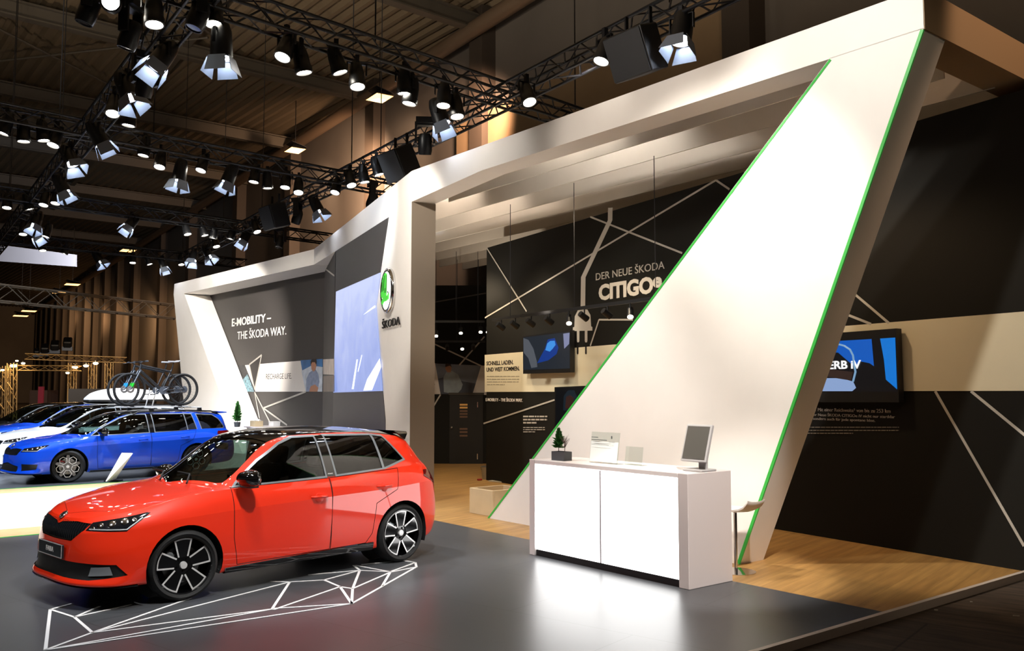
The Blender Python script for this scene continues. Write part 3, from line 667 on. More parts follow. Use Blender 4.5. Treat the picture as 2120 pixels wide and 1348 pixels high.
# display table by the left wall with things on it (the table stands mostly hidden behind the red car)
tb = onz(545, 884, .90)
T = thing('display_table', (tb.x, tb.y, 0), 'white display table in front of the charcoal wall, behind the red car', 'table', RZ)
bevel(MB().box((0, .2, .88), (1.9, .7, .04)).build('top', m_ctr, T), .004, 1)
for x in (-.85, .85): MB().box((x, .2, .43), (.05, .6, .86)).build('leg', m_ctr, T)
def ont(px, py): p = onz(px, py, .90); return Vector((p.x, p.y, .90))
t1 = thing('potted_conifer', ont(491, 884), 'small potted conifer on the display table, before the white slanted leg', 'plant')
MB().lathe([(0, 0), (.07, 0), (.09, .13), (.08, .13), (.07, .1), (0, .1)], 16).build('pot', m_pot, t1, 40)
o = conifer(.52, .19, 620, 8).build('conifer', m_leaf, t1, fix=False); o.location = (0, 0, .1); MB().tube([(0,0,0),(0,0,.4)], .008, 6).build('trunk', m_soil, o)
bx = thing('wooden_box', ont(531, 883), 'light wooden box full of crumpled white paper on the display table', 'box', RZ)
open_box(MB(), .34, .22, .15, .012).build('crate', m_beige, bx)
rr = random.Random(2); b = MB()
for i in range(9): b.ball((rr.uniform(-.13, .13), rr.uniform(-.07, .07), .13 + rr.uniform(0, .05)), rr.uniform(.03, .05), 4)
b.build('paper_filling', mat('crumpled_paper', '#e0d9cf', .8), bx)
bx = thing('white_box', ont(568, 882), 'flat white box on the display table, right of the wooden box', 'box', RZ)
bevel(MB().box((0, 0, .05), (.30, .2, .10)).build('carton', m_letter, bx), .005, 1)
bevel(MB().box((0, 0, .108), (.31, .21, .03)).build('lid', m_letter, bx), .005, 1)
# ------------------------------------------------------------------ cars
def cr(pts, n):
    """Catmull-Rom through rows of equal-length tuples; n samples per segment"""
    m = len(pts); out = []
    for i in range(m-1):
        p0, p1, p2, p3 = pts[max(i-1, 0)], pts[i], pts[i+1], pts[min(i+2, m-1)]
        for k in range(n):
            t = k/n; t2, t3 = t*t, t*t*t
            out.append(tuple(.5*((2*b)+(c-a)*t+(2*a-5*b+4*c-d)*t2+(3*b-a-3*c+d)*t3) for a, b, c, d in zip(p0, p1, p2, p3)))
    out.append(tuple(pts[-1])); return out
def table(tb):
    """monotone cubic interpolation of (x, value) rows"""
    xs = [t[0] for t in tb]; ys = [t[1] for t in tb]; n = len(xs)
    h = [xs[i+1]-xs[i] for i in range(n-1)]; d = [(ys[i+1]-ys[i])/h[i] for i in range(n-1)]; m = [d[0]]
    for i in range(1, n-1):
        if d[i-1]*d[i] <= 0: m.append(0)
        else: w1, w2 = 2*h[i]+h[i-1], h[i]+2*h[i-1]; m.append((w1+w2)/(w1/d[i-1]+w2/d[i]))
    m.append(d[-1])
    def f(x):
        if x <= xs[0]: return ys[0]
        if x >= xs[-1]: return ys[-1]
        i = max(j for j in range(n-1) if xs[j] <= x); t = (x-xs[i])/h[i]; t2, t3 = t*t, t*t*t
        return (2*t3-3*t2+1)*ys[i]+(t3-2*t2+t)*h[i]*m[i]+(-2*t3+3*t2)*ys[i+1]+(t3-t2)*h[i]*m[i+1]
    return f
# half-body control net of a small hatchback (x to the rear, front axle at 0): station -> six levels from underside to belt line
NET = [
 [(-.60,0,.20),(-.85,0,.205),(-.83,0,.30),(-.815,0,.48),(-.80,0,.64),(-.745,0,.735)],
 [(-.60,.33,.20),(-.84,.33,.205),(-.815,.33,.30),(-.80,.33,.48),(-.78,.33,.64),(-.715,.33,.745)],
 [(-.56,.56,.20),(-.765,.59,.205),(-.742,.58,.305),(-.735,.58,.48),(-.70,.575,.655),(-.60,.54,.775)],
 [(-.48,.68,.20),(-.61,.77,.205),(-.60,.755,.31),(-.59,.76,.49),(-.55,.75,.68),(-.43,.685,.81)],
 [(-.33,.74,.20),(-.36,.80,.20),(-.37,.825,.33),(-.36,.832,.50),(-.33,.82,.70),(-.24,.74,.85)],
 [(0,.77,.20),(0,.835,.20),(0,.855,.34),(0,.862,.52),(0,.848,.725),(0,.76,.90)],
 [(.42,.78,.20),(.42,.825,.20),(.42,.85,.33),(.42,.856,.53),(.42,.845,.745),(.42,.77,.935)],
 [(1.0,.78,.20),(1.0,.815,.20),(1.0,.838,.33),(1.0,.848,.53),(1.0,.852,.765),(1.0,.785,.95)],
 [(1.6,.78,.20),(1.6,.815,.20),(1.6,.838,.33),(1.6,.85,.54),(1.6,.857,.785),(1.6,.79,.972)],
 [(2.1,.78,.20),(2.1,.82,.20),(2.1,.845,.34),(2.1,.858,.56),(2.1,.862,.80),(2.1,.79,.998)],
 [(2.47,.77,.21),(2.47,.83,.21),(2.47,.86,.36),(2.47,.866,.58),(2.47,.86,.82),(2.47,.775,1.018)],
 [(2.82,.72,.23),(2.82,.79,.23),(2.82,.825,.38),(2.82,.838,.60),(2.82,.825,.84),(2.80,.725,1.025)],
 [(2.96,.60,.25),(3.03,.66,.25),(3.07,.695,.40),(3.07,.70,.62),(3.04,.69,.84),(2.975,.61,1.01)],
 [(2.98,.36,.26),(3.11,.38,.26),(3.155,.40,.41),(3.15,.40,.63),(3.12,.39,.84),(3.055,.35,.995)],
 [(2.98,0,.26),(3.12,0,.26),(3.165,0,.41),(3.16,0,.63),(3.13,0,.84),(3.07,0,.99)]]
def split(poly, f):
    ins, out = [], []; n = len(poly); d = [f(v) for v in poly]
    if min(d) >= -1e-7: return poly, None
    if max(d) <= 1e-7: return None, poly
    for i in range(n):
        a, b, da, db = poly[i], poly[(i+1) % n], d[i], d[(i+1) % n]
        if da >= 0: ins.append(a)
        if da <= 0: out.append(a)
        if da*db < 0:
            t = da/(da-db); v = [p+(q-p)*t for p, q in zip(a, b)]; ins.append(v); out.append(v)
    return (ins if len(ins) > 2 else None), (out if len(out) > 2 else None)
class Shell:
    """half of a car body as a list of tagged faces that can be cut along outlines"""
    def __init__(s, net, cfg, nseg=8, nk=5):
        ns = len(net); lv = [cr([net[i][k] for i in range(ns)], nseg) for k in range(6)]; nc = len(lv[0])
        cols = []
        for c in range(nc):
            lo = cr([lv[k][c] for k in range(5)], nk); p, q = Vector(lv[4][c]), Vector(lv[5][c]); out = Vector((q.y-p.y, 0, 0)); bul = (q-p).cross(Vector((0, 1, 0)) if c in (0, nc-1) else Vector((lv[4][min(c+1, nc-1)][0]-lv[4][max(c-1, 0)][0], lv[4][min(c+1, nc-1)][1]-lv[4][max(c-1, 0)][1], 0)))
            bul = bul.normalized() if bul.length > 1e-6 else Vector((0, 0, 0)); bul.z = abs(bul.z)
            for i in range(1, nk+1):
                t = i/nk; w = p.lerp(q, t) + Vector((0, abs(bul.y) if p.y > .02 else 0, bul.z))*(.012*math.sin(math.pi*t)); lo.append(tuple(w))
            cols.append(lo)
        zc, zr, rr, sh = (table(cfg[k]) for k in ('zc', 'zr', 'yr', 'shift'))
        s.arc = [0.0]
        for c in range(1, nc): p, q = lv[3][c-1], lv[3][c]; s.arc.append(s.arc[-1]+math.hypot(p[0]-q[0], p[1]-q[1]))
        s.nlow = len(cols[0]); N1, N2 = 9, 12
        for c in range(nc):
            bx, by, bz = lv[5][c]; xc = bx + sh(bx); cz = max(zc(xc), bz+.0005) if by > 1e-4 else max(zc(bx), bz+.0005)
            if by <= 1e-4: xc = bx
            ry, rz = by*rr(bx), bz+(cz-bz)*zr(bx); sec = []
            for i in range(1, N1+1):
                t = i/N1; sec.append([by+(ry-by)*t+.018*math.sin(math.pi*t)*min(1, (cz-bz)/.4)*by, bz+(rz-bz)*t])
            for i in range(1, N2+1):
                t = i/N2; sec.append([ry*(1-t), rz+(cz-rz)*(1-(1-t)**2)])
            full = [[by, bz]] + sec
            for _ in range(3):
                g = [v[:] for v in full]
                for i in range(N1-3, N1+4):
                    for a in (0, 1): g[i][a] = .25*full[i-1][a]+.5*full[i][a]+.25*full[i+1][a]
                full = g
            for y, z in full[1:]:
                w = 1-(y/by)**2 if by > 1e-4 else 1
                cols[c].append((bx+(xc-bx)*w, y, z))
        s.nr = len(cols[0]); s.nc = nc; s.P = cols
        nor = [[Vector((0,0,0)) for _ in range(s.nr)] for _ in range(nc)]
        for c in range(nc-1):
            for r in range(s.nr-1):
                a, b, d, e = (Vector(cols[c][r]), Vector(cols[c+1][r]), Vector(cols[c+1][r+1]), Vector(cols[c][r+1]))
                n = (e-b).cross(d-a)
                for (i, j) in ((c, r), (c+1, r), (c+1, r+1), (c, r+1)): nor[i][j] += n
        s.N = nor
        for c in range(nc):
            for r in range(s.nr):
                n = nor[c][r]
                if cols[c][r][1] < 1e-5: n.y = 0
                n.normalize()
        R4 = 4*nk; up4 = {}; lo4 = {}; R5 = s.nlow-1
        for row in (R4, R5):
            for c in range(nc):
                a_, b_ = cols[max(c-1, 0)][row], cols[min(c+1, nc-1)][row]; T = Vector(b_)-Vector(a_)
                x_ = cols[c][row][0]; xr_ = cols[nc-1][row][0]; f_ = (min(1, max(0, (x_+.25)/.5))*min(1, max(0, (xr_-.12-x_)/.3))) if cols[c][row][1] > .3 else 0
                for dr, dst in ((2, up4), (-2, lo4)):
                    W = (Vector(cols[c][row+dr])-Vector(cols[c][row]))*(1 if dr > 0 else -1); n_ = W.cross(T) if True else T.cross(W)
                    if n_.dot(nor[c][row]) < 0: n_ = -n_
                    dst[(c, row)] = nor[c][row].lerp(n_.normalized(), f_).normalized() if n_.length > 1e-9 else nor[c][row]
        def nrm(i, j, r):
            if j in (R4, R5): return (up4 if r == j else lo4)[(i, j)]
            return nor[i][j]
        s.faces = []
        for c in range(nc-1):
            for r in range(s.nr-1):
                q = [[*cols[i][j], *nrm(i, j, r), s.arc[i]] for i, j in ((c, r), (c, r+1), (c+1, r+1), (c+1, r))]
                s.faces.append([q, 'paint', r >= s.nlow-1])
    SIDE = staticmethod(lambda v: (v[0], v[2])); ARC = staticmethod(lambda v: (v[6], v[2])); TOPV = staticmethod(lambda v: (v[0], v[1]))
    def cut(s, polys, coord, new, frm=('paint',), pred=None):
        for poly in polys:
            ar = sum(a[0]*b[1]-b[0]*a[1] for a, b in zip(poly, poly[1:]+poly[:1]))
            if ar < 0: poly = poly[::-1]
            x0, x1 = min(p[0] for p in poly), max(p[0] for p in poly); y0, y1 = min(p[1] for p in poly), max(p[1] for p in poly)
            hp = []
            for a, b in zip(poly, poly[1:]+poly[:1]):
                nx, ny = -(b[1]-a[1]), b[0]-a[0]; L = math.hypot(nx, ny)
                if L > 1e-9: hp.append((nx/L, ny/L, (nx*a[0]+ny*a[1])/L))
            res = []
            for fc in s.faces:
                q, tg, up = fc
                if tg not in frm or (pred and not pred(q, up)): res.append(fc); continue
                cs = [coord(v) for v in q]
                if max(c[0] for c in cs) <= x0 or min(c[0] for c in cs) >= x1 or max(c[1] for c in cs) <= y0 or min(c[1] for c in cs) >= y1: res.append(fc); continue
                rem, outs = q, []
                for nx, ny, d in hp:
                    rem, o = split(rem, lambda v: (lambda c: c[0]*nx+c[1]*ny-d)(coord(v)))
                    if o: outs.append(o)
                    if not rem: break
                if not rem: res.append(fc); continue
                res += [[o, tg, up] for o in outs]; res.append([rem, new, up])
            s.faces = res
    def surf(s, a, z):
        """point and normal on the lower body at arc position a and height z"""
        c = max(i for i in range(s.nc-1) if s.arc[i] <= abs(a)+1e-9); t = (abs(a)-s.arc[c])/max(1e-6, s.arc[c+1]-s.arc[c]); t = min(1, t)
        def col(r): return Vector(s.P[c][r]).lerp(Vector(s.P[c+1][r]), t), s.N[c][r].lerp(s.N[c+1][r], t)
        for r in range(s.nlow//5, s.nr-1):
            p, n = col(r); q, m = col(r+1)
            if p.z <= z <= q.z or r == s.nr-2:
                u = (z-p.z)/max(1e-6, q.z-p.z); u = max(0, min(1, u)); w, nn = p.lerp(q, u), n.lerp(m, u)
                if a < 0: w.y = -w.y; nn = Vector((nn.x, -nn.y, nn.z))
                return w, nn.normalized()
    def mesh(s, tags, name, m, parent, inset=0.0, side=None, thick=0.0, label=None):
        vs, ns, fs, idx = [], [], [], {}
        sides = (1, -1) if side is None else (side,)
        for q, tg, up in s.faces:
            if tg not in tags: continue
            for sg in sides:
                f = []
                for v in q:
                    k = (round(v[0], 5), round(v[1]*sg, 5), round(v[2], 5), round(v[3], 2), round(v[5], 2))
                    if k not in idx:
                        n = Vector((v[3], v[4]*sg, v[5])); idx[k] = len(vs)
                        vs.append(Vector((v[0], v[1]*sg, v[2])) + n*inset); ns.append(n)
                    if not f or idx[k] != f[-1]: f.append(idx[k])
                if len(f) > 1 and f[0] == f[-1]: f.pop()
                if len(f) < 3: continue
                fs.append(tuple(f if sg > 0 else f[::-1]))
        if not fs: return None
        me = bpy.data.meshes.new(name); me.from_pydata(vs, [], fs); me.validate(); me.materials.append(m)
        for p in me.polygons: p.use_smooth = True
        if len(me.vertices) == len(ns): me.normals_split_custom_set_from_vertices([tuple(n) for n in ns])
        o = bpy.data.objects.new(name, me); COL.objects.link(o); o.parent = parent
        if label: o['label'] = label
        return o
def ngon(cx, cy, r, n=36): return [(cx+r*math.cos(2*math.pi*k/n), cy+r*math.sin(2*math.pi*k/n)) for k in range(n)]
def shrink(poly, d):
    """inset a convex outline"""
    ar = sum(a[0]*b[1]-b[0]*a[1] for a, b in zip(poly, poly[1:]+poly[:1])); P = poly if ar > 0 else poly[::-1]; n = len(P); out = []
    for i in range(n):
        a, b, c = Vector(P[i-1]), Vector(P[i]), Vector(P[(i+1) % n]); e, f = (b-a).normalized(), (c-b).normalized()
        n1, n2 = Vector((-e.y, e.x)), Vector((-f.y, f.x)); k = 1+n1.dot(n2); out.append(tuple(b+(n1+n2)*(d/max(.25, k))))
    return out
m_tintglass = glass('tinted_car_glass', '#8fa39c', 1.0); m_privacy = glass('privacy_car_glass', '#3f3c3c', 1.0); m_screenglass = glass('windscreen_glass', '#a9bfb6', 1.0)
m_lampglass = mat('lamp_dark_glass', '#101216', .06, coat=.5); m_taillamp = mat('tail_lamp_red', '#5d0507', .1, coat=.5)
m_brake = mat('brake_disc_steel', '#7d7d7d', .35, metal=.8)
def wheel(parent, x, y, r, rim_r, style, side, steer=0):
    """side -1 = the car's left; the outer face looks along side*y"""
    w = bpy.data.objects.new('wheel', None); COL.objects.link(w); w.parent = parent; w.location = (x, y, r); w.empty_display_size = .1
    w.rotation_euler = (0, 0, steer if side < 0 else steer + math.pi)   # built with its outer face towards -y
    A = Vector((0, -1, 0)); hw = .105
    MB().lathe([(rim_r-.004, -hw+.01), (rim_r+.02, -hw), (r-.035, -hw-.006), (r-.008, -hw+.02), (r, -hw+.05), (r, hw-.05), (r-.008, hw-.02), (r-.035, hw+.006), (rim_r+.02, hw), (rim_r-.004, hw-.01)], 56, (0,0,0), A, closed=True).build('tyre', m_rubber, w, 35)
    MB().lathe([(rim_r, hw-.008), (rim_r-.012, hw-.006), (rim_r-.018, hw-.03), (rim_r-.028, 0), (rim_r-.028, -hw), (rim_r, -hw)], 48, (0,0,0), A, closed=True).build('rim', m_gloss_black if style == 'hatch' else mat('rim_anthracite', '#1b1c1f', .3, metal=.4), w, 35)
    MB().lathe([(0, -.02), (rim_r*.66, -.02), (rim_r*.66, .0), (.05, .0), (.05, .03), (0, .03)], 36, (0,0,0), A).build('brake_disc', m_brake, w, 35)
    cal = MB().box((rim_r*.52*math.cos(2.7), -.01, rim_r*.52*math.sin(2.7)), (.09, .06, .13), Matrix.Rotation(-2.7, 3, 'Y')).build('brake_caliper', mat('red_caliper', '#9c1420', .35) if style == 'hex' else m_satin, w); bevel(cal, .012, 2)
    R = rim_r-.012
    def pt(a, rad, h): return Vector((math.cos(a)*rad, -h, math.sin(a)*rad))
    f = MB(); e = MB(); zf = .085
    if style == 'hatch':
        for k in range(5):
            a = math.pi/2 + .05 + k*2*math.pi/5; ho, hi = math.radians(19.5), math.radians(33)
            out = [pt(a-ho+2*ho*i/6, R, zf) for i in range(7)]; inn = [pt(a+hi, .085, zf-.012), pt(a-hi, .085, zf-.012)]
            f.prism(out+inn, (0, .035, 0))
            loop = [inn[1]] + out + [inn[0]]
            for p, q in zip(loop, loop[1:]):
                c = Vector(pt(a, R*.62, zf)); d = (q-p).normalized(); s_ = d.cross(Vector((0, 1, 0))); s_ = s_ if s_.dot(c-p) > 0 else -s_
                e.prism([p+Vector((0,-.002,0)), q+Vector((0,-.002,0)), q+s_*.014+Vector((0,-.002,0)), p+s_*.014+Vector((0,-.002,0))], (0, .003, 0))
        f.lathe([(0, zf-.02), (.105, zf-.02), (.10, zf-.055), (0, zf-.055)], 30, (0,0,0), A)
        for k in range(5): f.tube([pt(math.pi/2+.68+k*2*math.pi/5, .055, zf-.005), pt(math.pi/2+.68+k*2*math.pi/5, .055, zf-.03)], .01, 8)
    else:
        for k in range(5):
            a = math.pi/2 + .63 + k*2*math.pi/5; c = pt(a, R*.62, zf); hr = R*.345
            def hx(rad, i, h=0): t = a+math.pi/6+i*math.pi/3; return c + Vector((math.cos(t)*rad, -h, math.sin(t)*rad))
            for i in range(6):
                e.prism([hx(hr, i), hx(hr, i+1), hx(hr*.86, i+1), hx(hr*.86, i)], (0, .006, 0)); f.prism([hx(hr*.98, i, -.004), hx(hr*.98, i+1, -.004), hx(hr*.84, i+1, -.004), hx(hr*.84, i, -.004)], (0, .045, 0))
            t = a + math.pi/5; f.prism([pt(t-.09, R, zf-.008), pt(t+.09, R, zf-.008), pt(t+.5, R*.5, zf-.012), pt(t, .03, zf-.012), pt(t-.5, R*.5, zf-.012)], (0, .03, 0))
        f.lathe([(0, zf-.008), (R*.34, zf-.008), (R*.34, zf-.05), (0, zf-.05)], 30, (0,0,0), A)
    s1 = f.build('spokes', m_gloss_black, w, 30); e.build('spoke_edging', m_silver, s1)
    MB().lathe([(0, zf+.004), (.03, zf+.002), (.033, zf-.02), (0, zf-.02)], 20, (0,0,0), A).build('hub_cap', m_silver, s1, 40)
    return w
def seat(parent, x, y, m, w=.46, rear=False):
    s = bpy.data.objects.new('rear_seat' if rear else 'front_seat', None); COL.objects.link(s); s.parent = parent; s.location = (x, y, .28); s.empty_display_size = .1
    bevel(MB().box((0, 0, .12), (.48, w, .18), Matrix.Rotation(.12, 3, 'Y')).build('cushion', m, s), .05, 3)
    bevel(MB().box((.33, 0, .46), (.15, w, .62), Matrix.Rotation(.30, 3, 'Y')).build('backrest', m, s), .055, 3)
    for yy in ((0,) if not rear else (-.34, .34)):
        bevel(MB().box((.46, yy, .86), (.11, .25, .20), Matrix.Rotation(.2, 3, 'Y')).build('headrest', m, s), .045, 3)
    return s
def car(name, label, loc, heading, cfg, paint, group=None, full=True):
    t = thing(name, loc, label, 'car', math.radians(90)-heading, group)
    XF, XR, YS, ZS = cfg['xf'], cfg['xr'], cfg['hw']/.866, cfg['zs']; WB = cfg['wb']
    def mx(x): return x*XF/.835 if x < 0 else (x*WB/2.47 if x < 2.47 else WB+(x-2.47)*XR/.695)
    def mz(z): return .2+(z-.2)*ZS if z > .2 else z
    net = [[(mx(p[0]), p[1]*YS, mz(p[2])) for p in st] for st in NET]
    c2 = {k: [(mx(x) if not cfg.get('own') else x, (mx(x+v)-mx(x) if k == 'shift' and not cfg.get('own') else (mz(v) if k == 'zc' and not cfg.get('own') else v))) for x, v in cfg[k]] for k in ('zc', 'zr', 'yr', 'shift')}
    sh = Shell(net, c2); SD, AR, TP = Shell.SIDE, Shell.ARC, Shell.TOPV
    r = cfg['wheel']; low = lambda q, up: not up and min(v[1] for v in q) > .4; upside = lambda q, up: up and min(v[1] for v in q) > .2
    anyside = lambda q, up: min(v[1] for v in q) > .35
    for x in (0, WB): sh.cut([ngon(x, r, r+.042)], SD, 'void', pred=lambda q, up: min(v[1] for v in q) > .45)
    A = sh.arc[-1]
    # windows
    for k in ('windscreen', 'rear_window', 'roof'):
        if k in cfg: sh.cut([cfg[k]], TP, k, pred=lambda q, up: up)
    for k, poly in cfg['side_windows']:
        sh.cut([shrink(poly, -.020)], SD, 'win_trim', pred=upside); sh.cut([poly], SD, k, frm=('win_trim',), pred=upside)
    if 'b_pillar' in cfg: sh.cut([cfg['b_pillar']], SD, 'b_pillar', frm=('paint', 'win_trim'), pred=upside)
    # fascia
    for k, polys, co, pr in cfg['fascia']:
        sh.cut(polys, AR if co == 'arc' else (SD if co == 'side' else (lambda v: (A-v[6], v[2]))), k, frm=('paint', 'intake') if k == 'fog_light' else ('paint',), pred=None if pr is None else low)
    for k, polys in cfg['doors']:
        sh.cut([shrink(p, -.0035) for p in polys], SD, 'gap', frm=('paint',), pred=anyside)
        sh.cut([shrink(p, .0035) for p in polys], SD, k, frm=('gap', 'paint'), pred=anyside)
    if 'bonnet' in cfg:
        sh.cut([shrink(cfg['bonnet'], -.004)], TP, 'gap', pred=lambda q, up: up); sh.cut([cfg['bonnet']], TP, 'bonnet', frm=('gap',), pred=lambda q, up: up)
    sh.mesh(('paint',), 'body', paint, t)
    sh.mesh(('gap',), 'panel_gap', m_dark, t, -.006)
    sh.mesh(('bonnet',), 'bonnet', paint, t)
    for k, _ in cfg['doors']:
        for sd in (-1, 1):
            d = sh.mesh((k,), k, paint, t, 0, sd)
    for sd in (-1, 1): sh.mesh(('win_trim',), 'window_trim', m_satin if cfg.get('bright') else m_black, t, .002, sd)
    for sd in (-1, 1): sh.mesh(('b_pillar',), 'pillar_trim', m_gloss_black, t, .002, sd)
    sh.mesh(('roof',), 'roof', cfg.get('roof_mat', paint), t, .002)
    sh.mesh(('windscreen',), 'windscreen', m_screenglass, t, -.004, label='clear laminated windscreen'); sh.mesh(('rear_window',), 'rear_window', m_privacy, t, -.004)
    for k, poly in cfg['side_windows']:
        for sd in (-1, 1): sh.mesh((k,), k, m_privacy if k != 'front_window' else m_tintglass, t, -.004, sd)
    for sd in (-1, 1):
        hl = sh.mesh(('headlight',), 'headlight', m_lampglass, t, .0, sd, label='dark lens headlight'); fl = sh.mesh(('fog_light',), 'fog_light', m_satin if cfg['rims'] == 'hatch' else mat('fog_vent_black', '#141518', .3), t, .002, sd); sh.mesh(('tail_light',), 'tail_light', m_taillamp, t, .004, sd)
        if hl:
            for a_, z_, rr_ in cfg['lamp_bits']:
                p, n = sh.surf(a_*sd, z_); MB().lathe([(0, .004), (rr_*.7, .006), (rr_, .001), (rr_, 0)], 14, p, n).build('reflector', m_chrome, hl, 40)
            b = MB()
            for (a0, z0, a1, z1) in cfg['lamp_strips']:
                pts = []
                for i in range(9):
                    u = i/8; p, n = sh.surf((a0+(a1-a0)*u)*sd, z0+(z1-z0)*u); pts.append(p+n*.002)
                b.tube(pts, .006, 6)
            if b.v: b.build('light_strip', mat('white_lamp_strip', '#e9eef2', .2, metal=.5), hl, 60)
    gr = sh.mesh(('grille',), 'grille', mat('grille_black', '#0a0b0c', .3, coat=.3), t, -.012)
    if gr and full:
        b = MB()
        for a_ in [i*.034 for i in range(-17, 18)]:
            zt, zb = cfg['grille_span'](abs(a_))
            if zt-zb < .03: continue
            pts = []
            for i in range(6):
                p, n = sh.surf(a_ if a_ else 1e-4, zb+(zt-zb)*i/5); pts.append(p-n*.006)
            b.tube(pts, .0085, 5)
        b.build('grille_slats', mat('grille_slat_gloss', '#15171a', .15, coat=.5), gr, 60)
    sh.mesh(('intake',), 'lower_grille', m_black, t, -.01); sh.mesh(('sill',), 'side_skirt', m_gloss_black, t, .012); sh.mesh(('splitter',), 'front_splitter', m_gloss_black, t, .012)
    # cabin liner, floor, wheel wells
    vs = MB(); ln = []
    sh.mesh(('paint', 'bonnet', 'roof', 'win_trim', 'b_pillar', 'gap') + tuple(k for k, _ in cfg['doors']), 'inner_lining', m_cabin, t, -.03)
    yw = cfg['hw']
    MB().box(((WB+.2)/2-.1, 0, .235), (WB+XF*.6+XR*.6, yw*1.45, .03)).build('underbody', m_dark, t)
    for x in (0, WB):
        for sd in (-1, 1):
            b = MB(); R_ = r+.04; n = 20
            for i in range(n):
                a0, a1 = -.35+(math.pi+.7)*i/n, -.35+(math.pi+.7)*(i+1)/n
                p, q = (x+R_*math.cos(a0), r+R_*math.sin(a0)), (x+R_*math.cos(a1), r+R_*math.sin(a1))
                b.add([(p[0], sd*(yw-.035), p[1]), (q[0], sd*(yw-.035), q[1]), (q[0], sd*.45, q[1]), (p[0], sd*.45, p[1])], [(0, 1, 2, 3)])
            b.add([(x+R_*math.cos(2*math.pi*i/24), sd*.48, r+R_*math.sin(2*math.pi*i/24)) for i in range(24)], [tuple(range(24))])
            b.build('wheel_well', m_dark, t, fix=False)
    # cabin
    dz = mz(.93)-.93
    bevel(MB().box((mx(.50), 0, .76+dz), (mx(.55), yw*1.5, .26)).build('dashboard', m_cabin, t), .08, 3)
    sw = MB().tube([Vector((mx(.86), -.36, .86+dz)) + Matrix.Rotation(-.45, 3, 'Y') @ Vector((0, .185*math.cos(2*math.pi*k/24), .185*math.sin(2*math.pi*k/24))) for k in range(24)], .015, 8, closed=True).build('steering_wheel', m_black, t, 60)
    for yy in (-.36, .36): seat(t, mx(1.22), yy, m_seat if full else m_cabin).location.z = .28+dz
    seat(t, mx(2.2), 0, m_cabin, 1.25, True).location.z = .28+dz
    bevel(MB().box((mx(.78), 0, mz(1.29)), (.03, .24, .07)).build('rear_view_mirror', m_black, t), .015, 2)
    # wheels, mirrors, handles
    for x, st_ in ((0, cfg.get('steer', 0)), (WB, 0)):
        for sd in (-1, 1): wheel(t, x, sd*(yw-.125), r, cfg['rim'], cfg['rims'], sd, st_)
    for sd in (-1, 1):
        mm = bpy.data.objects.new('wing_mirror', None); COL.objects.link(mm); mm.parent = t; mm.location = (mx(.58), sd*(yw+.05), mz(1.035)) if sd < 0 else (mx(.64), yw-.01, mz(.985)); mm.empty_display_size = .05
        b = MB(); b.lathe([(0, -.125), (.055, -.115), (.085, -.07), (.092, 0), (.085, .07), (.06, .105), (0, .115)], 20, (0,0,0), Vector((.08, sd, .1)))
        for i, v in enumerate(b.v): b.v[i] = (v[0]*(.62 if v[0] > 0 else 1.25), v[1]*1.12, v[2]*.86)
        b.build('mirror_cap', cfg.get('mirror_mat', m_gloss_black), mm, 60)
        MB().box((.02, -sd*.08, -.075), (.09, .22, .03)).build('mirror_foot', m_black, mm)
        MB().box((.052, sd*.0, .0), (.006, .17, .11)).build('mirror_glass', m_chrome, mm)
    for a_x, a_z in cfg['handles']:
        for sd in (-1, 1):
            c0 = min(range(sh.nc), key=lambda i: abs(sh.P[i][sh.nlow//2][0]-a_x) + (0 if .3 < sh.P[i][sh.nlow//2][1] else 9)); p, n = sh.surf(sh.arc[c0]*sd, a_z)
            h = MB(); h.tube([Vector((a_x-.09, p.y, a_z)), Vector((a_x-.075, p.y+sd*.03, a_z)), Vector((a_x, p.y+sd*.036, a_z+.002)), Vector((a_x+.075, p.y+sd*.03, a_z+.002)), Vector((a_x+.09, p.y, a_z))], [.012, .014, .015, .014, .012], 8)
            hd = h.build('door_handle', paint, t, 60)
            MB().lathe([(0, .004), (.045, .003), (.05, .0)], 18, Vector((a_x, p.y, a_z-.012)), n).build('handle_recess', paint, hd)
    t['_x'] = 0; del t['_x']
    return t, sh, mx, mz
